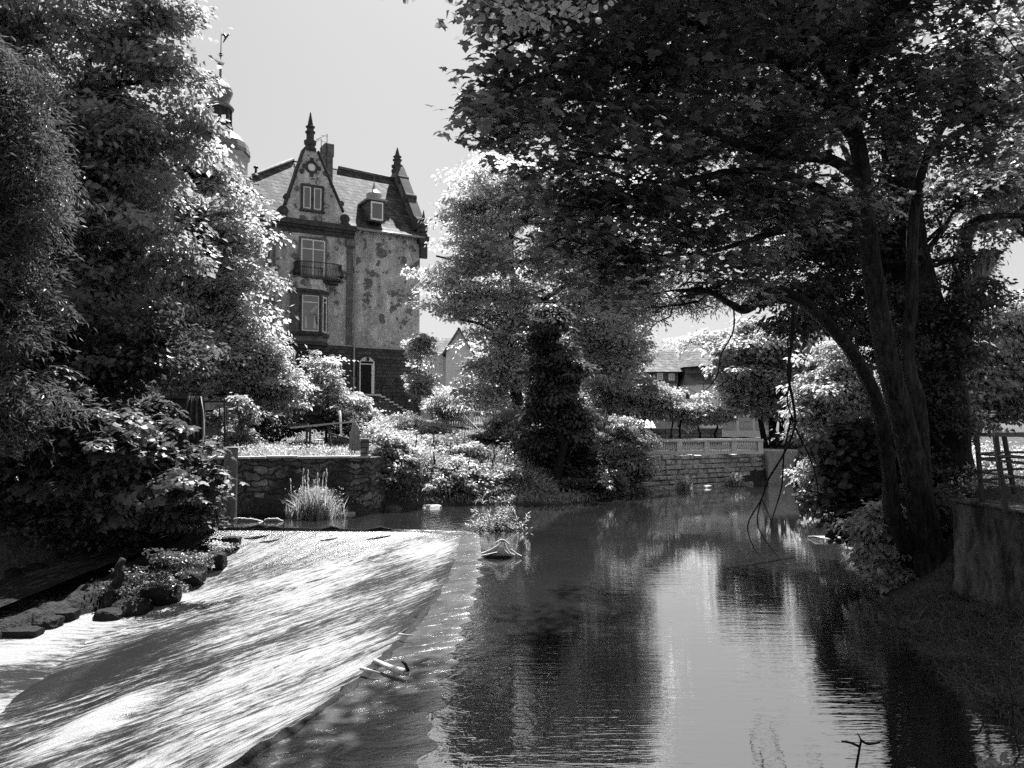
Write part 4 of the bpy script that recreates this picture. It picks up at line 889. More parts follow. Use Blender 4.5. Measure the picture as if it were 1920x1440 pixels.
# railing steps going down from the short balustrade
sr = thing('garden_steps', 'stone garden steps with iron railings below the short white balustrade', 'steps', tuple(P(905, 850, 46))[:2] + (0,))
m = MB()
pts = [P(865, 772, 49.0), P(897, 805, 47.5), P(915, 828, 46.5)]
for q in (0, .85): m.tube([p - Vector((0, 0, q)) for p in pts], .025, 5)
for k in range(16): p = along_(pts, k / 15); m.tube([p, p - Vector((0, 0, .9))], .014, 3)
m.build('railing', M['dark_iron'], sr, world=True)
m = MB(); pts = [P(924, 795, 45.5), P(912, 806, 45.2)]
for px_ in (913, 925, 937, 950, 962): a = P(px_, 795 + abs(px_ - 925) * .6, 45.3); m.tube([a, Vector((a.x, a.y, 1.4))], .025, 4)
m.tube([P(924, 795, 45.3), P(950, 812, 45.3), P(985, 835, 45.3)], .03, 4); m.tube([P(950, 805, 45), P(935, 828, 44)], .03, 4); m.build('railing', M['dark_iron'], sr, world=True)
m = MB()
for k in range(7): a = P(905 + k * 6, 846 - k * 4, 45.5 + k * .3); m.box(a.x - .9, a.x + .9, a.y - .15, a.y + .25, .8, a.z, None)
m.build('tread', M['terrace_stone'], sr, world=True)
tw_ = thing('terrace_wall', 'low coursed stone wall behind the slim trees', 'wall', tuple(P(1250, 820, 50))[:2] + (0,))
m = MB(); a = P(1150, 820, 50); b = P(1354, 820, 50); z1_ = P(1250, 805, 50).z; m.box(a.x, b.x, a.y, a.y + .5, .5, z1_); m.build('stone_face', M['terrace_stone'], tw_, world=True)
m = MB(); m.box(a.x - .05, b.x + .08, a.y - .06, a.y + .56, z1_ + .001, z1_ + .1); m.build('coping', M['concrete'], tw_, world=True)
# concrete abutment right of the block wall
ab = MB(); a = P(1440, 845, 42.6); b = P(1498, 845, 43.4); z1_ = a.z + .02
ab.prism([(a.x, a.y, -1), (b.x - .6, b.y, -1), (b.x - .3, b.y, .6), (b.x, b.y, z1_), (a.x, a.y, z1_)], (0, 3, 0)); o = ab.build('abutment', M['concrete'], bevel=.04); tag(o, 'stained concrete abutment at the right end of the block wall', 'abutment')

# ------------------------------------------------------------------ garden retaining wall on the left
gwA = Z(385, 968); gwB = Z(700, 957.5); gwA = Vector((gwA.x, 27.0, 0)); gwB = Vector((gwB.x, 28.0, 0)); GZ = 1.92
gw = thing('garden_wall', 'old mossy rubble wall holding up the left garden', 'wall', (gwA.x, gwA.y, 0))
d = (gwB - gwA).normalized(); n_ = Vector((d.y, -d.x, 0)); L = (gwB - gwA).length
NXw, NZw = 150, 40; u_ = np.linspace(0, L, NXw); z_ = np.linspace(-.6, GZ, NZw); UU, ZZ = np.meshgrid(u_, z_)
rel = np.array([[mnoise.noise(Vector((a * 1.9, b * 4.2, 3))) * .10 + mnoise.noise(Vector((a * 5, b * 9, 7))) * .05 for a in u_] for b in z_])
XX = gwA.x + d.x * UU + n_.x * rel; YY = gwA.y + d.y * UU + n_.y * rel
i = np.arange(NXw - 1)[None, :] + np.arange(NZw - 1)[:, None] * NXw
np_mesh('stone_face', np.stack([XX, YY, ZZ], -1).reshape(-1, 3), np.stack([i, i + 1, i + NXw + 1, i + NXw], -1).reshape(-1), np.full((NXw - 1) * (NZw - 1), 4), M['garden_stone'], gw, smooth=True)
m = MB(); m.prism([gwA - n_ * .1 + Vector((0, 0, -1)), gwB - n_ * .1 + Vector((0, 0, -1)), gwB - n_ * .1 + Vector((0, 0, GZ - .01)), gwA - n_ * .1 + Vector((0, 0, GZ - .01))], -n_ * .4); m.build('core', M['rubble'], gw, world=True)
m = MB(); rr = random.Random(4); s_ = 0
while s_ < L: w = rr.uniform(.5, 1.1); a = gwA + d * s_; b = gwA + d * min(L, s_ + w - .02); zq = GZ + rr.uniform(-.015, .02); m.prism([a + n_ * .13 + Vector((0, 0, zq)), b + n_ * .13 + Vector((0, 0, zq)), b - n_ * .4 + Vector((0, 0, zq)), a - n_ * .4 + Vector((0, 0, zq))], (0, 0, .07)); s_ += w
m.build('coping', M['concrete'], gw, world=True)
m = MB(); m.prism([gwB - d * .2 + n_ * .1 + Vector((0, 0, -1)), gwB + Vector((.05, 0, -1)), gwB + Vector((.9, 5, -1)), gwB + Vector((.3, 5, -1))], (0, 0, GZ + 1)); m.build('return_wall', M['garden_stone'], gw, world=True)
# brick pillar at the end of the wall
a = P(684, 850, 28.2); pil = thing('brick_pillar', 'short square brick pillar at the right end of the garden wall', 'pillar', (a.x, a.y, GZ)); m = MB(); m.box(-.13, .13, -.13, .13, 0.05, .62); m.build('shaft', M['stair_stone'], pil); m = MB(); m.box(-.17, .17, -.17, .17, .621, .67); m.build('cap', M['concrete'], pil)
# sluice pillar
a = P(428, 900, 26.0); sp = MB(); a0 = P(429, 900, 25.6); a1 = P(441.5, 900, 25.6); w = .62; t_ = P(428, 841, 25.6).z
sp.box(a0.x - .0, a1.x + .02, 25.6, 25.75, -1, t_); sp.box(a0.x - .18, a0.x - .002, 25.6 + .02, 26.3, -1, t_ - .0); sp.box(a0.x - .2, a1.x + .05, 25.56, 26.35, t_ + .002, t_ + .04)
o = sp.build('sluice_pillar', M['concrete_dark'], bevel=.01); tag(o, 'smooth dark square post standing in the water before the garden wall', 'post')
m = MB(); a = P(381, 868, 25.4); m.tube([Vector((a.x, a.y, .6)), a], .05, 6); o = m.build('post', M['pale_wood']); 
b = P(409, 853, 25.5); m = MB(); m.tube([a + Vector((0, 0, -.02)), b], .045, 6); r_ = m.build('rail', M['pale_wood']); r_.parent = o; tag(o, 'short pale post with slanting rail left of the dark square post', 'post')

# ------------------------------------------------------------------ right bank: old retaining wall and iron fence
rw = thing('retaining_wall', 'tall dark weathered retaining wall on the right bank', 'wall', (7.4, 8, 0))
ys_ = np.linspace(-4, 13.4, 160); zs_ = np.linspace(-.3, 1.78, 36); YY, ZZ = np.meshgrid(ys_, zs_)
rel = np.array([[mnoise.noise(Vector((a * 1.3, b * 1.8, 5))) * .12 + mnoise.noise(Vector((a * 4, b * 5, 1))) * .05 for a in ys_] for b in zs_])
XX = 7.45 + rel + (1.78 - ZZ) * -.04
i = np.arange(159)[None, :] + np.arange(35)[:, None] * 160
np_mesh('stone_face', np.stack([XX, YY, ZZ], -1).reshape(-1, 3), np.stack([i, i + 1, i + 161, i + 160], -1).reshape(-1), np.full(159 * 35, 4), M['old_wall'], rw, smooth=True)
m = MB(); m.box(7.6, 8.1, -4, 13.5, -1, 1.74); m.box(7.5, 8.1, 13.3, 13.65, -1, 1.7); m.build('core', M['old_wall'], rw, world=True)
m = MB(); rr = random.Random(9); yq = -4
while yq < 13.4: w = rr.uniform(.5, 1.2); x_ = 7.36 + rr.uniform(-.03, .03); m.box(x_, 8.0, yq, min(13.6, yq + w - .02), 1.74, 1.80 + rr.uniform(-.015, .02)); yq += w
m.build('coping', M['old_wall'], rw, world=True, bevel=.02)
fence = thing('iron_fence', 'leaning iron post and rail fence on top of the right retaining wall', 'fence', (7.8, 12, 1.8))
zt = 1.8
posts = [((1842, 934), (1831, 815), 13.0), ((1885, 944), (1866, 815), 11.6)]
tops = []
for (fx, fy), (tx, ty), dd_ in posts:
    f_ = P(fx, fy, dd_); t_ = P(tx, ty, dd_ - .05); m = MB(); m.beam(f_ - Vector((0, 0, .12)), t_, .058, .058, (0, 1, 0)); m.build('post', M['dark_iron'], fence, world=True); tops.append((f_, t_))
f_ = P(1902, 926, 13.6); t_ = P(1882, 815, 13.5); m = MB(); m.beam(f_, t_, .058, .058, (0, 1, 0)); m.build('post', M['dark_iron'], fence, world=True); tops2 = (f_, t_)
(fa, ta), (fb, tb) = tops
dirn = (tb - ta); 
for k in (1, 2, 3):
    m = MB(); f2_ = fb + dirn * k * 1.3; t2_ = tb + dirn * k * 1.3; f2_.z = 1.7; t2_.z = tb.z; m.beam(f2_, t2_, .058, .058, (0, 1, 0)); m.build('post', M['dark_iron'], fence, world=True)
for hfrac in (1.0, .70, .62, .42, .28):
    m = MB(); a = fa.lerp(ta, hfrac); b = fb.lerp(tb, hfrac); e = b + (b - a) * 3.6
    if hfrac == 1.0: m.beam(a - (b - a) * .1, e, .045, .06)
    else: m.tube([a, b, e], .022, 5)
    m.build('rail', M['dark_iron'], fence, world=True)
    m = MB(); b = tops2[0].lerp(tops2[1], hfrac); e = b + Vector((4.5, .6, .0)); a2 = a
    if hfrac == 1.0: m.beam(a2, e, .04, .05)
    else: m.tube([a2, b, e], .022, 5)
    m.build('rail', M['dark_iron'], fence, world=True)

# ================================================================== FOLIAGE
def unit(v): return v / (np.linalg.norm(v, axis=1, keepdims=True) + 1e-9)
SHAPES = {
    'quad': (np.array([(0, 0, 0), (.5, -.36, .07), (1.0, 0, -.05), (.5, .36, .07)]), [(0, 1, 2, 3)]),
    'leaf': (np.array([(0, 0, 0), (.28, -.25, .06), (.68, -.22, .05), (1.05, 0, -.10), (.68, .22, .05), (.28, .25, .06)]), [(0, 1, 2, 3, 4, 5)]),
    'narrow': (np.array([(0, 0, 0), (.45, -.13, .05), (1.1, 0, -.12), (.45, .13, .05)]), [(0, 1, 2, 3)]),
    'round': (np.array([(0, 0, 0), (.25, -.32, .04), (.6, -.42, .05), (.92, -.25, 0), (1.0, 0, -.03), (.92, .25, 0), (.6, .42, .05), (.25, .32, .04)]), [tuple(range(8))]),
    'maple': (np.array([(0, 0, 0), (.0, -.22, .0), (-.12, -.42, -.04), (.16, -.36, .02), (.30, -.62, -.06), (.42, -.40, .02), (.52, -.20, .04), (.72, -.26, .0), (1.05, 0, -.12),
                        (.72, .26, 0), (.52, .20, .04), (.42, .40, .02), (.30, .62, -.06), (.16, .36, .02), (-.12, .42, -.04), (0, .22, 0)]), [tuple(range(16))]),
    'blade': (np.array([(0, -.04, 0), (.6, -.03, .06), (1.0, 0, .0), (.6, .03, .06), (0, .04, 0)]), [(0, 1, 2, 3, 4)]),
}
def leaves(name, pts, nrm, size, mat, parent, shape='quad', rng=None, dirv=None, tint=None):
    rng = rng or np.random.default_rng(1); N = len(pts); tv, fs = SHAPES[shape]
    nrm = unit(nrm)
    if dirv is None: dirv = rng.normal(size=(N, 3))
    a = unit(dirv - nrm * np.sum(dirv * nrm, 1, keepdims=True)); b = np.cross(nrm, a)
    s = np.broadcast_to(np.asarray(size, float), (N,)) * rng.uniform(.65, 1.25, N)
    V = pts[:, None, :] + s[:, None, None] * (tv[None, :, 0:1] * a[:, None, :] + tv[None, :, 1:2] * b[:, None, :] + tv[None, :, 2:3] * nrm[:, None, :])
    k = len(tv); V = V.reshape(-1, 3)
    fl = []; sz = []
    for f in fs: fl.append(np.array(f)[None, :] + np.arange(N)[:, None] * k); sz.append(np.full(N, len(f)))
    ff = np.concatenate([x.reshape(-1) for x in fl]); ss = np.concatenate(sz)
    t = rng.random(N) if tint is None else tint
    return np_mesh(name, V, ff, ss, M[mat], parent, attr=np.repeat(t, k), smooth=False)

def blob_list(bl, y, dr=None):
    """(px, py, rx, ry[, y[, depth radius]]) pixel ellipses at a distance -> world ellipsoids"""
    out = []
    for b in bl:
        yy = b[4] if len(b) > 4 and b[4] else y; c = P(b[0], b[1], yy); s = yy / F
        ry_ = b[5] if len(b) > 5 else (dr if dr else .5 * (b[2] + b[3]) * s)
        out.append((np.array(c), np.array([b[2] * s, ry_, b[3] * s])))
    return out
def clumps(blobs, n, rng, shell=.45):
    vol = np.array([np.prod(r) ** (2 / 3) for _, r in blobs]); pk = vol / vol.sum(); idx = rng.choice(len(blobs), n, p=pk)
    d = unit(rng.normal(size=(n, 3))); rad = shell + (1.05 - shell) * rng.random(n) ** .6; rad = rad * np.where(rng.random(n) < .12, 1.18, 1.0)
    C = np.array([blobs[i][0] for i in idx]); Rr = np.array([blobs[i][1] for i in idx])
    return C + d * Rr * rad[:, None], d, idx
def grow(base, top, r0, r1, rng, n=7, wob=.06):
    base = Vector(base); top = Vector(top); L = (top - base).length; out = []
    for i in range(n):
        t = i / (n - 1); q = base.lerp(top, t)
        if 0 < i < n - 1: q += Vector((rng.normal(), rng.normal(), rng.normal() * .3)) * L * wob * .5
        out.append(q)
    return out, [r0 + (r1 - r0) * (i / (n - 1)) ** .8 for i in range(n)]
def tree(name, label, cat, blobs, y, base=None, r0=.2, nclump=300, per=60, cr=.45, size=.14, mat='leaf_mid', shape='quad', seed=0, barkm='bark', group=None,
         dr=None, shell=.4, up=.8, drop=0.0, trunk=None, twigs=.25, flat=.6, top=None, limbs=True, parent=None, crown_name='crown', raw=False):
    rng = np.random.default_rng(seed + 100); B = blob_list(blobs, y, dr)
    if not raw: per = int(per * 1.55); size = size * 1.55; cr = cr * 1.25; nclump = max(12, int(nclump * .66))
    if base is None: c = np.mean([b[0] for b in B], 0); base = (c[0], c[1], H(c[0], c[1]))
    root = parent or thing(name, label, cat, tuple(base), 0, group)
    if name == 'round_shrub': nclump = int(nclump * 1.8)
    nsup = max(3, nclump // 6); sc_, sd_v, si_ = clumps(B, nsup, rng, shell); kk_ = rng.integers(0, nsup, nclump); cc = sc_[kk_] + rng.normal(size=(nclump, 3)) * cr * np.array([1.15, 1.15, .6]); dd = sd_v[kk_]; idx = si_[kk_]
    # wood
    m = MB(); cen = np.mean([b[0] for b in B], 0); base = Vector(base)
    if trunk is None:
        tp = Vector(top) if top is not None else Vector((cen[0], cen[1], max(base.z + 1, cen[2])))
        tr_, rr = grow(base - Vector((0, 0, .2)), tp, r0, r0 * .35, rng); m.tube(tr_, rr, 8)
    else: tr_ = trunk; rr = [r0] * len(trunk)
    if limbs:
        for bi, (c, r) in enumerate(B):
            c = Vector(c); st_ = min(tr_[2:], key=lambda q: (q - c).length + (0 if q.z < c.z else 2.0 * (q.z - c.z)))
            if (st_ - c).length > .1:
                lp, lr = grow(st_, c, r0 * .35, r0 * .12, rng, 6, .12); m.tube(lp, lr, 6, False)
            js = np.where(idx == bi)[0]; js = js[:max(2, int(len(js) * twigs))]
            for j in js: tl, tr2 = grow(c, Vector(cc[j]), r0 * .10, .008, rng, 4, .12); m.tube(tl, tr2, 4, False)
    if m.v: m.build('trunk', M[barkm], root, world=True)
    N = nclump * per; k = np.repeat(np.arange(nclump), per)
    crr = cr * rng.uniform(.6, 1.35, nclump)
    cr_ = crr[k][:, None]
    sq = unit(rng.normal(size=(N, 3))); sq[:, 2] = np.where(rng.random(N) < .75, np.abs(sq[:, 2]), sq[:, 2]); rad = rng.random(N) ** .3
    stretch = 1 + .5 * rng.random((nclump, 3)); stretch[:, 2] = flat
    off = sq * rad[:, None] * cr_ * 1.35 * stretch[k]
    stray = rng.random(N) < .12; off[stray] *= rng.uniform(1.1, 1.9, stray.sum())[:, None]
    pts = cc[k] + off; pts[:, 2] -= drop * np.hypot(off[:, 0], off[:, 1])
    tilt = rng.normal(size=(nclump, 3)) * .5
    nrm = sq * .7 + np.stack([rng.normal(size=N) * .30, rng.normal(size=N) * .30, np.full(N, up)], 1) + dd[k] * .25 + tilt[k]
    ct = rng.uniform(0, 1, nclump); tint = np.clip(ct[k] * .6 + rng.random(N) * .4, 0, 1)
    dirv = off + rng.normal(size=(N, 3)) * cr * .5; dirv[:, 2] -= cr * .5
    leaves(crown_name, pts, nrm, size, mat, root, shape, rng, dirv, tint)
    return root

exec_trees = True
# ---- left bank ----
tree('conifer_tree', 'huge dark feathery tree filling the upper left corner', 'tree',
     [(40, 60, 110, 110), (170, 40, 110, 90), (275, 60, 60, 80), (318, 150, 36, 60), (90, 220, 130, 110), (220, 190, 100, 100), (305, 230, 42, 55), (60, 380, 110, 110), (190, 330, 110, 90), (280, 330, 60, 50), (90, 520, 120, 100), (220, 470, 100, 80), (110, 650, 130, 90)],
     30, base=(-17.5, 30, 1.8), r0=.5, nclump=1300, per=60, cr=.45, size=.17, mat='leaf_mid', seed=1, up=.5, drop=.3, top=(-16.5, 30, 16))
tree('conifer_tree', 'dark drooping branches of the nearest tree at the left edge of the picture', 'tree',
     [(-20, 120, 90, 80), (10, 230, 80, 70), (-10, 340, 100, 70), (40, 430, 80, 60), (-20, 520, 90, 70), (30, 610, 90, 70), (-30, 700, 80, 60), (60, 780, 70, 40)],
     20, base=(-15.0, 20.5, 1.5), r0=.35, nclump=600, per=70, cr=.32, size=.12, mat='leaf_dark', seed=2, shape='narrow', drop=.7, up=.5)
tree('broadleaf_tree', 'sunlit bushy tree standing left of the mansion and half hiding its wing', 'tree',
     [(392, 335, 40, 42), (330, 350, 70, 60), (420, 400, 42, 55), (350, 430, 80, 60), (260, 480, 70, 60), (415, 500, 60, 45), (465, 535, 36, 26), (300, 570, 95, 60), (390, 590, 75, 45), (440, 615, 35, 34), (240, 400, 50, 60)],
     38, base=(-16.0, 38, 2.3), r0=.35, nclump=900, per=70, cr=.45, size=.16, mat='leaf_bright', seed=3, top=(-15, 38, 12))
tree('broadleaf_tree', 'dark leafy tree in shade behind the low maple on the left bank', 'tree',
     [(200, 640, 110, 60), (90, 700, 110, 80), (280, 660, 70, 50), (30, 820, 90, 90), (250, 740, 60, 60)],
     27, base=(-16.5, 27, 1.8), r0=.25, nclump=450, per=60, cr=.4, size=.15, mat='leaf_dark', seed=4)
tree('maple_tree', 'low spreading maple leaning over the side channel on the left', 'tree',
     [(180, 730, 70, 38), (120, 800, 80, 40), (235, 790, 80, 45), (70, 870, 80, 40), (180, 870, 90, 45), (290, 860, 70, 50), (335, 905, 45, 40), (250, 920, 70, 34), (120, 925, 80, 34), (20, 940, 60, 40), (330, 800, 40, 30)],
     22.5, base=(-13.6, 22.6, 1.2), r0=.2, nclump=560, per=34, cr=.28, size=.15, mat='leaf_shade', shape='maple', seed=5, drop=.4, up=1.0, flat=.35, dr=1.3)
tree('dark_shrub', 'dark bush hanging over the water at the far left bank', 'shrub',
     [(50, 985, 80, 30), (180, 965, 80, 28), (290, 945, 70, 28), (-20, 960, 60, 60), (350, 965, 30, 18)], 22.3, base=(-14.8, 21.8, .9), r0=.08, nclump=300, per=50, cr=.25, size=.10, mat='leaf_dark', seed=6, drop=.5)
tree('leafy_shrub', 'sunlit shrub between the low maple and the dark square post', 'shrub',
     [(370, 900, 35, 40), (350, 950, 40, 30), (395, 940, 18, 26)], 24.8, base=(-9.9, 24.9, .3), r0=.05, nclump=110, per=50, cr=.14, size=.08, mat='leaf_pale', seed=7)
tree('fruit_tree', 'wide sunlit fruit tree in the left garden with forked dark trunk', 'tree',
     [(350, 700, 50, 38), (420, 690, 60, 40), (475, 690, 50, 36), (525, 728, 36, 30), (460, 740, 65, 36), (530, 768, 45, 20), (420, 650, 40, 26), (505, 672, 26, 18), (335, 740, 30, 24)],
     37, base=tuple(P(335, 800, 36))[:2] + (2.2,), r0=.16, nclump=620, per=60, cr=.30, size=.11, mat='leaf_bright', seed=8, barkm='bark_dark', top=tuple(P(400, 700, 37)))
tree('climbing_plant', 'leafy climber hanging in a dark column beside the garden ladder', 'plant',
     [(450, 765, 24, 22), (455, 800, 22, 26), (452, 830, 20, 18)], 30.5, base=tuple(P(452, 850, 30.5))[:2] + (1.95,), r0=.05, nclump=110, per=30, cr=.14, size=.14, mat='leaf_mid', shape='leaf', raw=True, seed=9)
tree('rose_tree', 'slender pale-leaved little tree in front of the arched stone window', 'tree',
     [(603, 688, 14, 14), (590, 712, 18, 14), (622, 716, 16, 14), (600, 740, 22, 14), (640, 745, 8, 12)], 40, base=tuple(P(612, 800, 40))[:2] + (2.4,), r0=.07, nclump=150, per=40, cr=.2, size=.11, mat='leaf_bright', seed=10)
tree('rose_bush', 'rambling pale bush below the mansion door', 'shrub',
     [(650, 768, 20, 16), (676, 782, 20, 12), (700, 806, 10, 12), (640, 790, 16, 14), (668, 752, 12, 8)], 42, base=tuple(P(668, 820, 42))[:2] + (2.6,), r0=.06, nclump=200, per=45, cr=.2, size=.11, mat='leaf_bright', seed=11)
tree('young_tree', 'thin young tree with straight stem at the foot of the mansion stair', 'tree',
     [(786, 650, 5, 16), (789, 672, 9, 16), (783, 695, 12, 16), (790, 716, 11, 14), (798, 736, 8, 12)], 46, base=tuple(P(781, 800, 46))[:2] + (3.0,), r0=.05, nclump=130, per=40, cr=.22, size=.12, mat='leaf_bright', seed=12, top=tuple(P(787, 650, 46)))
tree('hedge_shrub', 'mass of dark undergrowth below the fruit tree in the left garden', 'shrub',
     [(500, 800, 40, 22), (560, 785, 30, 22), (420, 790, 20, 20), (610, 790, 20, 20), (630, 800, 30, 20)], 39, base=tuple(P(520, 830, 39))[:2] + (2.3,), r0=.06, nclump=200, per=50, cr=.25, size=.12, mat='leaf_dark', seed=13)
# ---- garden slope between mansion and river ----
def shrub(label, px, py, rx, ry, y, mat='leaf_pale', seed=0, size=.09, n=None, name='round_shrub', shape='quad', cr=None, group=None):
    n = n or int(30 + rx * ry * .11); c = P(px, py + ry, y); cr = cr or max(.09, .005 * y)
    return tree(name, label, 'shrub', [(px, py, rx, ry), (px - rx * .35, py + ry * .3, rx * .55, ry * .7), (px + rx * .4, py + ry * .25, rx * .55, ry * .7)], y, base=(c.x, c.y, max(H(c.x, c.y), 0)), r0=.05, nclump=n, per=48, cr=cr, size=size, mat=mat, seed=seed, shape=shape, shell=.2, group=group)
shrub('big round dark-leaved bush with sunlit crown right of the garden wall', 738, 868, 42, 48, 30, 'leaf_mid', 20, .09, 190)
shrub('sunlit ball-shaped bush on the slope, topmost left of the group', 742, 799, 24, 14, 40, 'leaf_bright', 21)
shrub('sunlit bush on the slope just below the foot of the mansion stair', 776, 803, 22, 17, 39, 'leaf_bright', 22)
shrub('small sunlit bush on the slope at the edge of the lawn', 806, 812, 19, 14, 38, 'leaf_pale', 23)
shrub('sunlit bush at mid slope above the tree stump', 790, 848, 34, 22, 35, 'leaf_bright', 24)
shrub('bright bush at the lower edge of the lawn', 838, 838, 30, 20, 35, 'leaf_bright', 25)
shrub('bright tangled bush right above the shore stones', 845, 895, 40, 34, 32.5, 'leaf_bright', 26)
shrub('dark spreading juniper bush between the lawn and the ivy tree', 915, 848, 38, 26, 36, 'leaf_dark', 27, .1)
shrub('shaded bush overhanging the shore left of the ivy tree', 925, 905, 50, 36, 33, 'leaf_mid', 28, .1)
shrub('bright shrub right beside the tree stump', 780, 915, 22, 30, 31, 'leaf_pale', 29)
shrub('pale bush behind the short white balustrade', 850, 752, 30, 18, 54, 'leaf_bright', 30, .13)
shrub('leafy bush behind the garden steps', 915, 755, 40, 24, 55, 'leaf_pale', 31, .13)
shrub('sunlit shrub standing at the left end of the block wall', 1165, 850, 40, 62, 36, 'leaf_pale', 32, .1, 320)
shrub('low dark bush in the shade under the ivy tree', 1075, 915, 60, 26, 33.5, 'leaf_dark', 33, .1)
shrub('dark bush behind the concrete abutment', 1490, 838, 30, 18, 46, 'leaf_dark', 34, .12)
shrub('small bush crouching right of the abutment at the water', 1520, 885, 28, 26, 44, 'leaf_mid', 35, .12)
for i_, (px_, py_, rx_, ry_, y_, mt_, lb_) in enumerate((
        (812, 860, 30, 24, 34, 'leaf_pale', 'pale bush at mid slope right of the sunlit mid-slope bush'), (760, 838, 24, 18, 36, 'leaf_bright', 'little sunlit bush above the big round dark bush'),
        (870, 860, 34, 24, 34.5, 'leaf_pale', 'untidy pale bush on the slope below the lawn edge'), (815, 905, 30, 26, 31.5, 'leaf_mid', 'half-shaded bush between the two stumps'),
        (880, 912, 36, 26, 32, 'leaf_mid', 'dense bush hanging over the shore left of the shaggy stump'), (950, 870, 40, 30, 35, 'leaf_mid', 'half-shaded bush left of the ivy tree'),
        (985, 925, 40, 22, 33, 'leaf_dark', 'dark low bush at the water under the ivy tree'), (1120, 900, 30, 34, 35, 'leaf_mid', 'half-shaded bush between the ivy tree and the sunlit shrub'),
        (1125, 820, 36, 36, 40, 'leaf_pale', 'pale bush right behind the ivy tree'), (960, 800, 30, 24, 44, 'leaf_pale', 'pale bush beside the garden steps'), (722, 822, 22, 13, 38, 'leaf_bright', 'sunlit bush left of the ball-shaped one'),
        (835, 760, 22, 16, 50, 'leaf_pale', 'climbing rose bush on the end of the short white balustrade'))):
    shrub(lb_, px_, py_, rx_, ry_, y_, mt_, 120 + i_, .10, int(60 + rx_ * ry_ * .14))
tree('undergrowth', 'low dark weeds covering the rocky strip between side channel and weir', 'plant', [(130, 1135, 50, 8), (200, 1110, 40, 10), (260, 1080, 40, 10), (330, 1050, 36, 8), (390, 1015, 26, 7), (70, 1160, 40, 8)], 18.6, base=tuple(P(200, 1130, 18.6)), nclump=130, per=30, cr=.12, size=.07, mat='leaf_dark', raw=True, seed=140, limbs=False)
# ---- centre trees ----
tree('ash_tree', 'tall sunlit ash tree with airy pale crown in the middle of the far bank', 'tree',
     [(940, 640, 34, 40), (975, 640, 50, 40), (1110, 660, 56, 44), (1175, 640, 44, 40), (930, 740, 44, 36), (905, 318, 50, 30), (862, 410, 36, 46), (940, 400, 70, 60), (1030, 380, 70, 60), (885, 490, 56, 50), (980, 490, 80, 60), (1080, 470, 80, 60), (1150, 540, 70, 60), (1180, 400, 60, 55), (1190, 490, 50, 50), (1120, 360, 60, 45), (900, 560, 60, 40), (1000, 590, 90, 55), (1100, 610, 80, 50), (905, 610, 26, 22), (955, 690, 44, 40), (1120, 690, 60, 40), (825, 530, 10, 14), (818, 480, 8, 14), (845, 585, 14, 14)],
     47, base=tuple(P(940, 840, 47))[:2] + (1.9,), r0=.45, nclump=1900, per=60, cr=.42, size=.15, mat='leaf_ash', seed=40, top=tuple(P(960, 420, 47)), twigs=.3, shell=.3)
tree('ivy_tree', 'dark ivy-clad tree column rising from the far shore', 'tree',
     [(1038, 600, 12, 26), (1020, 652, 20, 30), (1045, 705, 32, 40), (1045, 770, 38, 44), (1075, 770, 24, 46), (1040, 850, 40, 46), (1082, 850, 28, 46), (1050, 910, 40, 32), (1010, 900, 22, 26)],
     35, base=tuple(P(1045, 945, 33))[:2] + (.3,), r0=.22, nclump=900, per=50, cr=.22, size=.14, mat='leaf_dark', seed=41, barkm='bark_dark', top=tuple(P(1040, 640, 35)), shape='leaf')
tree('broadleaf_tree', 'pale leafy tree between the ash and the villa roof', 'tree',
     [(1140, 725, 36, 36), (1175, 752, 20, 20), (1130, 780, 34, 24), (1150, 690, 24, 20)], 50, base=tuple(P(1160, 830, 50))[:2] + (2.0,), r0=.15, nclump=320, per=50, cr=.35, size=.15, mat='leaf_bright', seed=42)
for i, (px, tp_) in enumerate(((1181, 720), (1207, 735), (1223, 715), (1258, 730))):
    o_ = ('first', 'second', 'third', 'fourth')[i]
    tree('slim_tree', '%s from the left of the slim young trees behind the balustrade' % o_, 'tree', [(px - 4, tp_ + 8, 10, 14), (px + 4, tp_ + 26, 13, 14), (px, tp_ + 46, 14, 11)], 46, base=tuple(P(px, 822, 46))[:2] + (1.6,), r0=.07, nclump=60, per=60, cr=.26, size=.17, mat='leaf_bright', raw=True, seed=50 + i, group='slim trees behind the balustrade', top=tuple(P(px, tp_, 46)))
for i, px in enumerate((1276, 1311, 1343)):
    o_ = ('left', 'middle', 'right')[i]
    tree('plane_tree', '%s one of the three pollarded trees with flat clipped crowns' % o_, 'tree', [(px - 9, 777, 10, 5), (px + 9, 774, 10, 5), (px, 784, 15, 4)], 46, base=tuple(P(px, 822, 46))[:2] + (1.6,), r0=.11, nclump=110, per=45, cr=.2, size=.13, mat='leaf_bright', seed=60 + i, group='pollarded trees on the terrace', top=tuple(P(px, 778, 46)), barkm='bark_dark')
tree('chestnut_tree', 'big round chestnut tree with several stems right of the villa', 'tree',
     [(1430, 620, 35, 25), (1400, 665, 45, 32), (1470, 650, 45, 35), (1440, 700, 70, 35), (1510, 700, 40, 45), (1390, 730, 30, 28), (1450, 755, 60, 28), (1500, 760, 45, 35), (1380, 690, 25, 25)],
     47, base=tuple(P(1450, 838, 47))[:2] + (1.6,), r0=.16, nclump=750, per=55, cr=.38, size=.2, mat='leaf_pale', seed=70, barkm='bark_dark', top=tuple(P(1450, 720, 47)))
ct = [o for o in bpy.data.objects if o.name == 'chestnut_tree'][0]
for px_, px2 in ((1432, 1420), (1444, 1448), (1462, 1470), (1470, 1500)):
    m = MB(); m.tube([P(px_ + 4, 842, 46.6), P((px_ + px2) / 2, 790, 46.4), P(px2, 735, 46.6)], [.2, .15, .12], 7); m.build('stem', M['bark_dark'], ct, world=True)
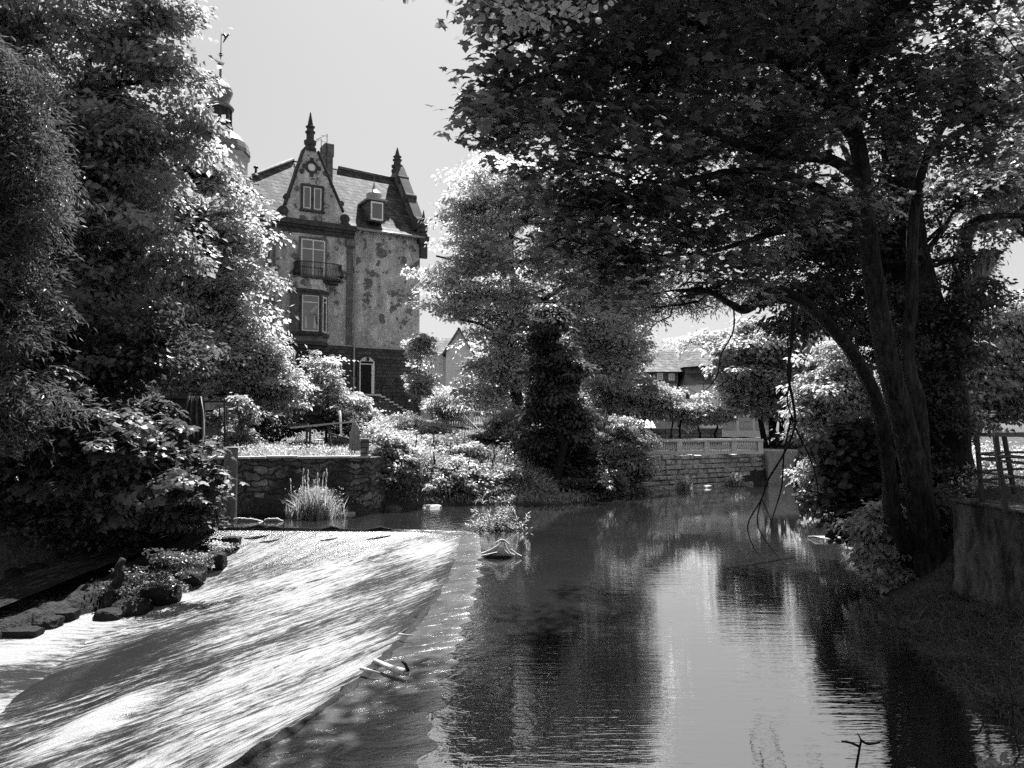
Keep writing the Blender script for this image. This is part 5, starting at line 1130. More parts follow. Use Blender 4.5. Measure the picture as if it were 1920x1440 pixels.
tree('background_tree', 'distant tree top showing above the villa roof', 'tree', [(1330, 655, 40, 18), (1370, 665, 40, 22)], 105, base=tuple(P(1330, 800, 105))[:2] + (3,), r0=.3, nclump=220, per=40, cr=.8, size=.35, mat='leaf_pale', seed=71)
tree('background_tree', 'trees far behind closing the gap left of the ash trunk', 'tree', [(925, 705, 40, 24), (960, 740, 60, 40), (1040, 700, 60, 60), (1110, 740, 60, 60)], 66, base=tuple(P(960, 800, 66))[:2] + (3,), r0=.25, nclump=500, per=45, cr=.5, size=.22, mat='leaf_pale', seed=72)
# ---- right bank ----
tree('bank_shrub', 'bright bushy willow standing at the water on the right bank', 'shrub',
     [(1585, 690, 45, 40), (1550, 760, 45, 50), (1610, 760, 55, 55), (1560, 840, 40, 50), (1620, 860, 50, 50), (1545, 900, 25, 30)], 29, base=tuple(P(1610, 920, 29))[:2] + (1.2,), r0=.12, nclump=650, per=55, cr=.25, size=.11, mat='leaf_bright', seed=80, shape='leaf')
tree('ivy_shrub', 'dark broad-leaved bush in front of the bright willow on the right bank', 'shrub',
     [(1620, 820, 50, 40), (1600, 880, 50, 40), (1640, 930, 50, 40), (1590, 940, 30, 28), (1620, 980, 25, 22), (1670, 870, 30, 60)], 17.5, base=tuple(P(1660, 985, 17.5))[:2] + (.8,), r0=.06, nclump=300, per=36, cr=.17, size=.12, mat='leaf_dark', seed=81, shape='round')
tree('bank_shrub', 'bright low foliage dipping into the water at the foot of the maple', 'shrub',
     [(1650, 1000, 26, 32), (1675, 1040, 30, 30), (1690, 1080, 34, 22), (1660, 1075, 22, 20), (1640, 960, 20, 18)], 15.0, base=tuple(P(1690, 1095, 15))[:2] + (.2,), r0=.03, nclump=230, per=36, cr=.12, size=.085, mat='leaf_bright', seed=82, shape='leaf')
tree('background_tree', 'leafy tree behind the iron fence at the right edge', 'tree',
     [(1790, 650, 60, 55), (1870, 620, 60, 50), (1900, 700, 50, 50), (1830, 720, 70, 40), (1760, 740, 50, 50), (1890, 770, 50, 25), (1740, 680, 40, 50), (1930, 640, 50, 60), (1700, 760, 60, 60), (1800, 790, 60, 25)], 30, base=tuple(P(1830, 850, 30))[:2] + (2,), r0=.25, nclump=900, per=55, cr=.34, size=.14, mat='leaf_pale', seed=83, shape='leaf')
tree('broadleaf_tree', 'pale-leaved tree high at the right edge behind the maple canopy', 'tree',
     [(1880, 130, 60, 70), (1920, 250, 60, 60), (1860, 350, 50, 50), (1900, 60, 60, 50), (1900, 420, 40, 30)], 27, base=tuple(P(2000, 820, 27))[:2] + (2,), r0=.3, nclump=420, per=55, cr=.32, size=.14, mat='leaf_bright', seed=84)
tree('willow_tree', 'pale feathery tree seen in bright gaps behind the dark maple', 'tree',
     [(1180, 160, 90, 60), (1290, 230, 90, 60), (1400, 200, 90, 70), (1250, 330, 60, 40), (1500, 300, 60, 70), (1340, 100, 100, 60), (1120, 90, 80, 60), (1210, 420, 40, 40), (1550, 180, 80, 80), (1660, 300, 70, 70), (1500, 420, 50, 40), (1420, 330, 60, 50)],
     22, base=(14.5, 27, 1.9), r0=.25, nclump=560, per=55, cr=.35, size=.12, mat='leaf_bright', shape='narrow', seed=85, dr=1.2, drop=.3, top=(10, 24, 12))
# ---- the big dark maple over the pool ----
mpl = thing('maple_tree', 'big dark maple with several trunks leaning from the right bank over the pool', 'tree', tuple(Z(1745, 1098, .15)))
def px_tube(pp, rad, n=10):
    pts = [P(a, b, c) for a, b, c in pp]
    # smooth by Catmull-Rom
    out = []; ro = []
    for i in range(len(pts) - 1):
        p0 = pts[max(i - 1, 0)]; p1 = pts[i]; p2 = pts[i + 1]; p3 = pts[min(i + 2, len(pts) - 1)]
        for k in range(6):
            t = k / 6; out.append(.5 * ((2 * p1) + (-p0 + p2) * t + (2 * p0 - 5 * p1 + 4 * p2 - p3) * t * t + (-p0 + 3 * p1 - 3 * p2 + p3) * t ** 3)); ro.append(rad[i] + (rad[i + 1] - rad[i]) * t)
    out.append(pts[-1]); ro.append(rad[-1]); return out, ro
main_tr, main_r = px_tube([(1775, 1130, 14.4), (1745, 1050, 14.3), (1722, 930, 14.1), (1695, 800, 13.9), (1665, 680, 13.6), (1640, 540, 13.3), (1622, 400, 13.0), (1610, 280, 12.7), (1580, 190, 12.4), (1545, 110, 12.0)], [.50, .29, .22, .20, .18, .165, .15, .13, .10, .07])
m = MB(); rr = random.Random(2); m.tube(main_tr, main_r, 14, wob=.03, rng=rr); m.build('trunk', M['bark'], mpl, world=True)
t2_, r2_ = px_tube([(1745, 1060, 14.5), (1730, 900, 14.6), (1722, 760, 14.7), (1706, 700, 14.7), (1702, 640, 14.7), (1710, 560, 14.6), (1712, 420, 14.5), (1735, 300, 14.3), (1790, 200, 14)], [.16, .16, .14, .12, .11, .11, .10, .08, .06])
m = MB(); m.tube(t2_, r2_, 10, wob=.03, rng=rr); m.build('trunk', M['bark'], mpl, world=True)
for pp, rd, mt in (([(1700, 1030, 14.2), (1672, 960, 14.0), (1668, 900, 13.9), (1650, 780, 13.6), (1625, 710, 13.3), (1590, 650, 12.9), (1545, 600, 12.5), (1495, 560, 12.0), (1445, 548, 11.6), (1400, 580, 11.2), (1370, 570, 11.0), (1330, 548, 10.7), (1270, 545, 10.4)], [.14, .14, .13, .12, .115, .11, .10, .09, .08, .065, .05, .035, .02], 'bark_dark'),
                   ([(1745, 1100, 14.8), (1705, 1050, 14.7), (1682, 1000, 14.6), (1670, 940, 14.5)], [.3, .2, .18, .15], 'bark_dark')):
    a, b = px_tube(pp, rd); m = MB(); m.tube(a, b, 9, wob=.05, rng=rr); m.build('limb', M[mt], mpl, world=True)
# limbs and boughs reaching over the water
LIMBS = [
    ([(1612, 340, 12.9), (1560, 300, 12.3), (1470, 290, 11.5), (1370, 265, 10.6), (1260, 215, 9.8), (1160, 195, 9.2), (1060, 180, 8.8)], [.10, .09, .08, .06, .045, .03, .015]),
    ([(1625, 420, 13.0), (1560, 370, 12.4), (1480, 330, 11.8), (1390, 320, 11.0), (1290, 340, 10.4), (1190, 370, 9.9), (1110, 390, 9.5)], [.09, .08, .07, .05, .04, .03, .015]),
    ([(1600, 260, 12.6), (1540, 180, 11.8), (1450, 110, 11.0), (1340, 60, 10.2), (1200, 20, 9.4), (1050, 40, 8.8), (930, 100, 8.4)], [.10, .09, .07, .06, .045, .03, .015]),
    ([(1622, 400, 13.1), (1530, 420, 12.4), (1440, 440, 11.8), (1340, 470, 11.2), (1240, 480, 10.7)], [.08, .06, .05, .03, .015]),
    ([(1580, 200, 12.4), (1620, 90, 11.5), (1700, 0, 10.4), (1780, -80, 9.5)], [.1, .08, .06, .04]),
    ([(1740, 290, 14.3), (1800, 250, 13.2), (1880, 180, 12.0), (1960, 130, 11.0)], [.08, .06, .05, .03]),
    ([(1560, 150, 12.0), (1480, 20, 10.5), (1380, -90, 9.2), (1250, -200, 8.2)], [.09, .07, .05, .03]),
    ([(1370, 265, 10.6), (1290, 300, 10.0), (1180, 300, 9.5), (1060, 280, 9.1)], [.045, .035, .025, .012]),
    ([(1450, 110, 11.0), (1300, 130, 10.2), (1150, 100, 9.4), (1000, 150, 8.8), (900, 190, 8.4)], [.05, .04, .03, .02, .012]),
]
m = MB()
for pp, rd in LIMBS: a, b = px_tube(pp, rd); m.tube(a, b, 7, wob=.04, rng=rr)
m.build('bough', M['bark_dark'], mpl, world=True)
# crown: clusters of maple leaves on flat drooping sprays
rngm = np.random.default_rng(77)
MB_BL = [(925, 55, 22, 40, 8.6), (915, 130, 26, 36, 8.6), (900, 200, 20, 30, 8.8), (915, 250, 25, 22, 8.9), (960, 60, 50, 50, 8.8), (970, 150, 60, 60, 9.0), (960, 235, 60, 40, 9.0), (1050, 100, 70, 70, 9.2), (1060, 220, 70, 60, 9.4),
         (1020, 300, 50, 35, 9.4), (1020, 390, 45, 40, 9.6), (1010, 450, 40, 35, 9.6), (1100, 330, 60, 50, 9.8), (1090, 440, 60, 45, 10), (1130, 510, 60, 35, 10.2), (1170, 240, 60, 60, 9.9), (1180, 400, 60, 50, 10.2), (1200, 480, 60, 35, 10.5),
         (1170, 80, 90, 60, 9.5), (1280, 140, 80, 60, 10), (1290, 30, 90, 60, 9.6), (1260, 280, 60, 45, 10.4), (1290, 420, 60, 50, 10.8), (1350, 500, 50, 40, 11), (1370, 350, 60, 50, 11), (1400, 60, 90, 70, 10.2), (1410, 180, 80, 60, 10.8), (1450, 260, 60, 40, 11.2),
         (1460, 380, 60, 45, 11.6), (1520, 100, 80, 80, 11), (1540, 240, 60, 50, 11.8), (1540, 380, 50, 45, 12.2), (1630, 60, 90, 80, 11), (1650, 180, 80, 60, 11.8), (1740, 100, 80, 80, 11.6), (1740, 230, 70, 60, 12.6), (1830, 40, 80, 60, 11.4), (1800, 150, 60, 50, 12.2), (1850, 220, 50, 50, 12.8), (1790, 300, 70, 40, 13.2),
         (1540, -60, 120, 60, 10), (1300, -80, 120, 60, 9.2), (1050, -60, 110, 50, 8.6), (1750, -60, 120, 60, 10.4),
         (1400, -350, 200, 120, 9.5, 2.2), (1100, -380, 200, 120, 9, 2.2), (1650, -380, 200, 140, 10.5, 2.5), (1350, -100, 200, 100, 13, 1.6), (1600, 50, 120, 100, 15, 1.5), (1450, 0, 150, 90, 15, 1.8), (1200, -200, 150, 80, 12.5, 1.6), (1250, 60, 130, 90, 16, 1.6), (1130, 200, 110, 80, 16, 1.5), (1300, 240, 120, 80, 16.5, 1.6), (1400, 330, 100, 60, 16, 1.3), (1500, 150, 110, 90, 16.5, 1.5), (1080, 330, 70, 60, 15, 1.0), (1230, -60, 150, 100, 15.5, 2), (1040, -40, 120, 80, 14, 1.8), (1200, -420, 250, 120, 12, 2.5), (1450, -450, 250, 120, 13, 2.5), (950, -350, 180, 120, 11, 2.2)]  # off-frame and deep blobs added so the crown shades the pool
Bm = blob_list(MB_BL, 10, 1.0)
NCm = 3200; PERm = 19
NSm = NCm // 5; sc_, sdv, si_ = clumps(Bm, NSm, rngm, .1); kk_ = rngm.integers(0, NSm, NCm); cc = sc_[kk_] + rngm.normal(size=(NCm, 3)) * np.array([.26, .26, .12]); dd = sdv[kk_]
pxm = 960 + cc[:, 0] / cc[:, 1] * F; ok_ = pxm > 878 + 25 * rngm.random(NCm); cc = cc[ok_]; dd = dd[ok_]; NCm = len(cc)
k = np.repeat(np.arange(NCm), PERm); N = len(k)
off = rngm.normal(size=(N, 3)) * np.array([.17, .17, .06]); pts = cc[k] + off; pts[:, 2] -= .35 * np.hypot(off[:, 0], off[:, 1])
nrm = np.stack([rngm.normal(size=N) * .35, rngm.normal(size=N) * .35 - .1, np.full(N, .9)], 1)
dirv = off * 2 + rngm.normal(size=(N, 3)) * .25; dirv[:, 2] -= .25
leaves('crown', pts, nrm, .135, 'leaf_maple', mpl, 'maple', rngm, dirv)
m = MB(); r_ = np.random.default_rng(3)
allp = []
for pp, rd in LIMBS: allp += px_tube(pp, rd)[0]
allp = np.array([tuple(q) for q in allp])
for j in range(0, NCm, 4):
    q = cc[j]; dist = np.linalg.norm(allp - q, axis=1); s_ = allp[dist.argmin()]
    if dist.min() < 1.9:
        a, b = grow(Vector(s_), Vector(q), .016, .004, r_, 4, .12); m.tube(a, b, 4, False)
m.build('twigs', M['bark_dark'], mpl, world=True)
tree('dark_shrub', 'dark leaves added as shade between the feet of the maple trunks', 'shrub', [(1700, 1010, 30, 50), (1735, 1060, 50, 40), (1800, 1040, 40, 60), (1760, 960, 30, 40)], 15.3, base=tuple(P(1740, 1100, 15.3)), nclump=120, per=40, cr=.14, size=.10, mat='leaf_dark', shape='leaf', seed=99, limbs=False)  # made-up leaf mass stands for the dark shade behind the trunk base
# ---- ivy-covered trunk behind the maple ----
ivy = thing('ivy_trunk_tree', 'massive ivy-covered tree with sawn-off limb behind the maple trunks', 'tree', tuple(P(1790, 1000, 17.5))[:2] + (1.2,))
a, b = px_tube([(1790, 1060, 17.5), (1775, 850, 17.3), (1760, 700, 17.2), (1700, 500, 17), (1690, 350, 17), (1680, 200, 16.8)], [.6, .5, .5, .5, .4, .3]); m = MB(); m.tube(a, b, 12, wob=.06, rng=rr); m.build('trunk', M['bark_dark'], ivy, world=True)
a, b = px_tube([(1765, 720, 17.2), (1790, 640, 17), (1815, 560, 16.8), (1838, 510, 16.7), (1858, 472, 16.6)], [.4, .32, .25, .2, .2]); m = MB(); m.tube(a, b, 12, wob=.05, rng=rr); m.build('sawn_limb', M['bark_pale'], ivy, world=True)
a, b = px_tube([(1775, 640, 17.4), (1800, 520, 17.6), (1812, 440, 17.6), (1830, 415, 17.4), (1870, 405, 17), (1930, 405, 16.5)], [.22, .18, .15, .1, .07, .05]); m = MB(); m.tube(a, b, 9, wob=.05, rng=rr); m.build('limb', M['bark'], ivy, world=True)
tree('x', None, None, [(1680, 330, 45, 70, 17), (1690, 450, 50, 80, 17), (1700, 580, 45, 70, 17), (1740, 700, 50, 70, 17), (1760, 830, 40, 80, 17), (1790, 620, 35, 60, 16.8), (1820, 560, 30, 50, 16.8), (1790, 480, 30, 60, 17.4), (1840, 480, 12, 12, 16.7),
     (1480, 540, 55, 50, 16), (1540, 500, 60, 60, 16), (1590, 580, 55, 60, 16.5), (1520, 610, 55, 30, 15.5), (1600, 450, 50, 60, 16.5), (1650, 640, 30, 60, 16.5), (1560, 420, 60, 50, 16), (1470, 470, 45, 40, 15.5), (1800, 380, 50, 40, 17), (1860, 330, 50, 40, 17), (1760, 960, 40, 60, 16.5), (1640, 380, 40, 50, 17)],
     17, base=tuple(ivy.location), r0=.22, nclump=1150, per=42, cr=.2, size=.105, mat='leaf_dark', shape='leaf', raw=True, seed=90, parent=ivy, trunk=[Vector(P(1690, 500, 17))] * 3, dr=.8, limbs=True, twigs=.1, barkm='bark_dark')
tree('x', None, None, [(1235, 555, 50, 24), (1290, 565, 45, 14), (1190, 590, 50, 24), (1330, 530, 45, 26), (1400, 470, 60, 40), (1380, 550, 30, 16), (1260, 500, 60, 30), (1150, 560, 40, 24), (1215, 620, 30, 12)],
     12.5, base=tuple(mpl.location), nclump=210, per=34, cr=.16, size=.075, mat='leaf_pale', shape='narrow', seed=98, parent=mpl, trunk=[Vector(P(1400, 560, 11.3)), Vector(P(1370, 570, 11.1)), Vector(P(1330, 548, 10.9)), Vector(P(1240, 480, 10.8))], dr=.7, r0=.06, raw=True, drop=.3, barkm='bark_dark', crown_name='hanging_leaves')
tree('x', None, None, [(1173, -106, 260, 120, 14, 2.0), (1135, -90, 220, 100, 17, 2.0), (1109, -95, 190, 90, 20, 2.0), (1399, -90, 220, 100, 17, 2.0), (1333, -95, 190, 90, 20, 2.0), (1419, -125, 240, 120, 13, 2.0), (1000, -140, 200, 100, 15, 2.0)],
     14, base=tuple(mpl.location), nclump=420, per=46, cr=.5, size=.24, mat='leaf_maple', shape='quad', seed=97, parent=mpl, trunk=[Vector(P(1580, 190, 12.4)), Vector(P(1560, 100, 12.2)), Vector(P(1545, 20, 12.4)), Vector(P(1500, -60, 13))], r0=.2, raw=True, barkm='bark_dark', crown_name='shade_crown', shell=.1, limbs=False)  # unseen leaf mass above the frame, added to shade the near pool
# twigs of another tree lit from behind at the top of the picture
tree('overhanging_branch', 'branch with bright round leaves hanging into the top of the picture', 'branch',
     [(960, 10, 40, 25), (1010, 40, 30, 25), (1040, 10, 50, 30), (985, 70, 16, 14), (1110, 5, 25, 16)], 6.2, base=(0.6, 6.2, 6.4), r0=.02, nclump=34, per=9, cr=.10, size=.06, mat='leaf_bright', shape='round', raw=True, seed=91, top=tuple(P(1000, 20, 6.2)), twigs=.8, drop=.2, barkm='bark_dark')
# hanging vines
VN = [([(1487, 575, 11.9), (1484, 640, 11.8), (1478, 700, 11.8), (1488, 760, 11.7), (1490, 800, 11.7), (1470, 850, 11.7), (1440, 900, 11.6), (1428, 935, 11.6), (1402, 985, 11.6), (1415, 1030, 11.6), (1434, 1050, 11.6)], [.03, .026, .024, .02, .018, .016, .014, .012, .01, .007, .003]),
      ([(1428, 935, 11.6), (1420, 980, 11.5), (1440, 1020, 11.5), (1476, 1065, 11.5)], [.011, .009, .006, .003]),
      ([(1428, 935, 11.6), (1445, 975, 11.5), (1452, 1010, 11.5)], [.009, .006, .003]),
      ([(1484, 780, 11.7), (1470, 850, 11.9), (1466, 910, 11.9), (1452, 960, 11.9), (1436, 1010, 11.9)], [.016, .013, .012, .009, .003]),
      ([(1490, 800, 11.7), (1515, 850, 11.5), (1530, 895, 11.5), (1533, 940, 11.5), (1522, 975, 11.5), (1497, 1000, 11.5)], [.014, .012, .010, .008, .006, .003]),
      ([(1476, 640, 11.9), (1483, 700, 11.9), (1476, 750, 11.9), (1488, 790, 11.7)], [.014, .014, .012, .012]),
      ([(1528, 890, 11.5), (1508, 930, 11.5), (1512, 960, 11.5)], [.007, .005, .003])]
vn = thing('hanging_vine', 'long bare vine stems dangling from the arched limb over the water', 'vine', tuple(P(1487, 575, 11.9)))
for pp, rd in VN: a, b = px_tube(pp, rd); m = MB(); m.tube(a, b, 5); m.build('stem', M['bark_dark'], vn, world=True)
v2 = thing('hanging_vine', 'thin curved vine hanging before the villa roof', 'vine', tuple(P(1375, 580, 11.2)))
a, b = px_tube([(1375, 570, 11.2), (1375, 620, 11.2), (1352, 665, 11.2), (1346, 700, 11.2), (1330, 725, 11.2), (1310, 737, 11.2), (1290, 728, 11.2)], [.014, .012, .01, .009, .007, .005, .003]); m = MB(); m.tube(a, b, 5); m.build('stem', M['bark_dark'], v2, world=True)

# ================================================================== GRASS, WEEDS, REEDS
def tufts(name, X, Y, Zb, h, mat, n_per, rng, lean=.45, label=None, kind='stuff', width=1.0, parent=None, spread=.12):
    n = len(X); k = np.repeat(np.arange(n), n_per); N = len(k)
    hh = np.broadcast_to(h, (n,))[k] * rng.uniform(.5, 1.15, N)
    base = np.stack([X[k] + rng.normal(0, spread, N), Y[k] + rng.normal(0, spread, N), Zb[k]], 1)
    dirv = np.stack([rng.normal(0, lean, N), rng.normal(0, lean, N), np.ones(N)], 1)
    nrm = np.cross(dirv, rng.normal(size=(N, 3)))
    o = leaves(name, base, nrm, 1.0, mat, parent, 'blade', rng, dirv * 1.0, rng.random(N))
    return o
def blades(name, X, Y, Zb, h, mat, n_per, seed, lean=.45, parent=None, spread=.12, wid=.02):
    rng = np.random.default_rng(seed); n = len(X); k = np.repeat(np.arange(n), n_per); N = len(k)
    hh = np.broadcast_to(h, (n,))[k] * rng.uniform(.45, 1.15, N)
    b = np.stack([X[k] + rng.normal(0, spread, N), Y[k] + rng.normal(0, spread, N), np.broadcast_to(Zb, (n,))[k] - .02], 1)
    d1 = np.stack([rng.normal(0, lean, N), rng.normal(0, lean, N), np.ones(N)], 1); d1 = unit(d1)
    s_ = np.cross(d1, rng.normal(size=(N, 3))); s_ = unit(s_) * wid
    mid = b + d1 * hh[:, None] * .55; tip = mid + (d1 + np.stack([d1[:, 0], d1[:, 1], -0.5 * np.hypot(d1[:, 0], d1[:, 1])], 1) * 1.2) * hh[:, None] * .45
    V = np.stack([b - s_ * .5, b + s_ * .5, mid + s_ * .5, tip, mid - s_ * .5], 1).reshape(-1, 3)
    ff = (np.arange(5)[None, :] + np.arange(N)[:, None] * 5).reshape(-1)
    return np_mesh(name, V, ff, np.full(N, 5), M[mat], parent, attr=np.repeat(rng.random(N), 5))
rg = np.random.default_rng(11)
def region(n, x0, x1, y0, y1): return rg.uniform(x0, x1, n), rg.uniform(y0, y1, n)
X, Y = region(2600, -10.5, -4.9, 27.7, 34); keep = Y > 27.35 + (X + 9.3) * .2; X, Y = X[keep], Y[keep]
tag(blades('garden_weeds', X, Y, terrain(X, Y), .42, 'grass', 14, 1, .35, wid=.018), kind='stuff')
# leafy weeds at the wall top
n = 5200; X, Y = region(n, -10.2, -5.0, 27.6, 31.5); Zt = terrain(X, Y) + rg.random(n) ** 1.5 * .5
tag(leaves('garden_flowers', np.stack([X, Y, Zt], 1), rg.normal(size=(n, 3)) + np.array([0, 0, .8]), .07, 'leaf_bright', None, 'quad', rg), kind='stuff')
# lawn and slope
X, Y = region(9000, -14, 0, 33, 58); tag(blades('lawn_grass', X, Y, terrain(X, Y), .10, 'grass', 8, 2, .5, spread=.15, wid=.025), kind='stuff')
X, Y = region(2600, -5, 6, 30, 42); sd_ = poly_dist(X, Y, WATER); kk = sd_ > .1; X, Y = X[kk], Y[kk]
tag(blades('bank_grass', X, Y, terrain(X, Y), .35, 'grass', 9, 3, .5, spread=.15), kind='stuff')
n = 26000; X, Y = region(n, -5, 6.5, 29.5, 41); sd_ = poly_dist(X, Y, WATER); kk = sd_ > .15; X, Y = X[kk], Y[kk]
tag(leaves('ground_cover', np.stack([X, Y, terrain(X, Y) + rg.random(len(X)) ** 2 * .30], 1), rg.normal(size=(len(X), 3)) + np.array([0, 0, .9]), .10, 'leaf_mid', None, 'quad', rg), kind='stuff')
# right bank
X, Y = region(5200, 4.2, 7.6, 1.5, 13.5); sd_ = poly_dist(X, Y, WATER); kk = (sd_ > -.05); X, Y = X[kk], Y[kk]
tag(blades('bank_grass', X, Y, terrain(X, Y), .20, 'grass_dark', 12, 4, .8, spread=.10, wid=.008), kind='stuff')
X, Y = region(4200, 6.8, 12, 16.5, 26); sd_ = poly_dist(X, Y, WATER); kk = (sd_ > .1); X, Y = X[kk], Y[kk]
tag(blades('bank_grass', X, Y, terrain(X, Y), .38, 'grass', 12, 5, .5, spread=.12, wid=.014), kind='stuff')
n = 30000; X, Y = region(n, 6.8, 16, 15.5, 28); sd_ = poly_dist(X, Y, WATER); kk = sd_ > .2; X, Y = X[kk], Y[kk]
tag(leaves('ground_cover', np.stack([X, Y, terrain(X, Y) + rg.random(len(X)) ** 1.6 * .6], 1), rg.normal(size=(len(X), 3)) + np.array([0, 0, .9]), .08, 'leaf_bright', None, 'leaf', rg), kind='stuff')
X, Y = region(1200, 7.4, 9.5, 4, 13.4); tag(blades('path_grass', X, Y, np.full(len(X), 1.79), .05, 'grass_dark', 8, 6, .7, wid=.006), kind='stuff')
# left bank
n = 16000; X, Y = region(n, -24, -9.5, 15, 29); sd_ = poly_dist(X, Y, WATER); kk = (sd_ > .05); X, Y = X[kk], Y[kk]
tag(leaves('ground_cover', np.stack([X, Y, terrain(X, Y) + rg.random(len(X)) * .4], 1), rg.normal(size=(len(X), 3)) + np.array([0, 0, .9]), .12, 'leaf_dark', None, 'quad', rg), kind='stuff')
# far bank edge weeds
def line_pts(A, B, n, jit=.3): t = rg.random(n); return A[0] + (B[0] - A[0]) * t + rg.normal(0, jit, n), A[1] + (B[1] - A[1]) * t + rg.normal(0, jit, n)
# reeds at the garden wall
def reed(label, px, pyb, y, w, h, n, seed, name='reed_clump', mat='grass', plumes=10, lean=.22):
    c = P(px, pyb, y); root = thing(name, label, 'plant', (c.x, c.y, 0)); r = np.random.default_rng(seed)
    X = c.x + r.normal(0, w * .4, n); Y = c.y + r.normal(0, w * .25, n)
    blades('foliage', X, Y, np.zeros(n), h * .75 * (1 - .3 * np.abs(X - c.x) / w), mat, 9, seed, lean, root, .05, .018)
    if plumes:
        m = MB()
        for q in range(plumes):
            x = c.x + r.normal(0, w * .42); yy = c.y + r.normal(0, .1); hq = h * r.uniform(.85, 1.15); lx = r.normal(0, .06)
            m.tube([(x, yy, 0), (x + lx, yy, hq * .85)], .006, 3); m.tube([(x + lx, yy, hq * .84), (x + lx * 1.2, yy, hq * .92), (x + lx * 1.5, yy, hq)], [.01, .028, .004], 5)
        m.build('seed_heads', M['dry_wood'], root, world=True)
    # small leaves
    nn = n * 14; k = r.integers(0, n, nn); zz_ = r.random(nn) * h * .7
    leaves('leaves', np.stack([X[k] + r.normal(0, .08, nn), Y[k] + r.normal(0, .08, nn), zz_], 1), r.normal(size=(nn, 3)) + np.array([0, 0, .4]), .07, 'leaf_bright', root, 'narrow', r)
reed('sunlit reed clump with pale seed heads at the foot of the garden wall', 592, 968, 26.4, .85, 1.45, 130, 1, plumes=16)
reed('sunlit grass tuft between the stones at the block wall', 1283, 918, 38.2, .35, .9, 40, 2, plumes=0)
reed('second grass tuft growing against the block wall, right of the middle', 1378, 912, 40.3, .4, 1.0, 45, 3, plumes=0)
reed('low bright grass tuft at the shore left of the block wall', 1205, 925, 36.3, .5, .55, 50, 4, plumes=0)
reed('bright weeds at the shore below the dark undergrowth', 1098, 935, 32.6, .5, .35, 50, 5, plumes=0)
reed('small shore weed beside the pale flat stone', 797, 940, 30.6, .3, .5, 30, 6, plumes=0)
# shrub growing on the weir crest
sh_ = thing('water_shrub', 'small sunlit willow shoot bush growing on the corner of the weir', 'shrub', tuple(Z(935, 995)))
r = np.random.default_rng(6); c = Z(935, 995); m = MB(); pts = []; dirs = []
for q in range(44):
    px_ = 935 + r.normal(0, 26); a = c + Vector((r.normal(0, .35), r.normal(0, .2), 0)); tip = P(px_ + r.normal(0, 8), 995 - abs(r.normal(28, 17)) * (1 - abs(px_ - 945) / 160), c.y + r.normal(0, .2))
    if q == 0: tip = P(958, 930, c.y)
    if q == 1: tip = P(992, 965, c.y); a = P(975, 996, c.y)
    if q == 2: tip = P(930, 940, c.y)
    if q == 3: tip = P(893, 955, c.y)
    m.tube([a, a.lerp(tip, .5) + Vector((r.normal(0, .04), 0, 0)), tip], [.012, .008, .003], 4, False)
    for j in range(34): t = r.uniform(.15, 1.02); pts.append(np.array(a.lerp(tip, t)) + r.normal(0, .02, 3)); dirs.append(np.array((tip - a).normalized()) * .9 + r.normal(size=3) * .7)
m.build('stems', M['bark'], sh_, world=True); pts = np.array(pts); dirs = np.array(dirs)
leaves('foliage', pts, r.normal(size=(len(pts), 3)) + np.array([0, -.2, .7]), .10, 'leaf_bright', sh_, 'narrow', r, dirs)
# plants among the weir rocks
tree('rock_plant', 'wet sunlit plants growing on the rocks left of the white water', 'plant', [(290, 1100, 26, 14), (258, 1120, 20, 12), (330, 1085, 26, 14), (370, 1055, 26, 12), (232, 1140, 12, 7), (405, 1030, 20, 8), (340, 1100, 20, 10)], 19.0, base=tuple(P(300, 1120, 19.0)), r0=.02, nclump=190, per=34, cr=.08, size=.06, mat='leaf_mid', raw=True, seed=95, limbs=False)

# ================================================================== ROCKS AND DRIFTWOOD
def rock(label, c, s, seed, mat='rock_pale', name='rock', group=None, sub=2, rot=0.0, sharp=.35, flat_top=None):
    import bmesh
    bm = bmesh.new(); bmesh.ops.create_icosphere(bm, subdivisions=sub, radius=1.0); off = Vector((seed * 3.1, seed * 1.7, seed))
    ca_, sa_ = math.cos(rot), math.sin(rot)
    for v in bm.verts:
        q = v.co.copy(); f = 1 + sharp * mnoise.noise(q * 1.1 + off) + sharp * .4 * mnoise.noise(q * 2.7 + off); q = q * f
        if sharp > .3: q.x = max(min(q.x, .8), -.8); q.z = min(q.z, .7)
        if flat_top is not None: q.z = min(q.z, flat_top + .04 * mnoise.noise(q * 3 + off)); q.x = max(min(q.x, .85), -.85); q.y = max(min(q.y, .85), -.85)
        q = Vector((q.x * s[0], q.y * s[1], q.z * s[2])); v.co = Vector((q.x * ca_ - q.z * sa_, q.y, q.x * sa_ + q.z * ca_))
    me = bpy.data.meshes.new(name); bm.to_mesh(me); bm.free(); me.materials.append(M[mat])
    o = bpy.data.objects.new(name, me); COL.objects.link(o); o.location = c; return tag(o, label, 'rock', group)
def zrock(label, px, py, s, seed, mat='rock_pale', z=0, **k): c = Z(px, py, z); return rock(label, c, s, seed, mat, **k)
zrock('tall pointed pale rock leaning at the end of the reeds', 668, 958, (.22, .18, .42), 1, rot=.5)
zrock('flat pale rock at the foot of the reeds', 648, 964, (.42, .25, .12), 2)
zrock('upright pale stone standing in the shallow water near the garden wall corner', 686, 955, (.18, .15, .32), 3)
zrock('smooth dark boulder, left of the two at the garden wall corner', 706, 955, (.42, .3, .20), 4, 'rock_dark', sharp=.15)
zrock('smooth dark boulder, right of the two at the garden wall corner', 733, 955, (.42, .3, .2), 5, 'rock_dark', sharp=.15)
zrock('pale wedge-shaped flat rock lying in the water before the stump', 810, 951, (.45, .3, .14), 6)
zrock('pale slanting stone right of the wedge-shaped flat rock', 848, 945, (.3, .25, .14), 7, rot=-.3)
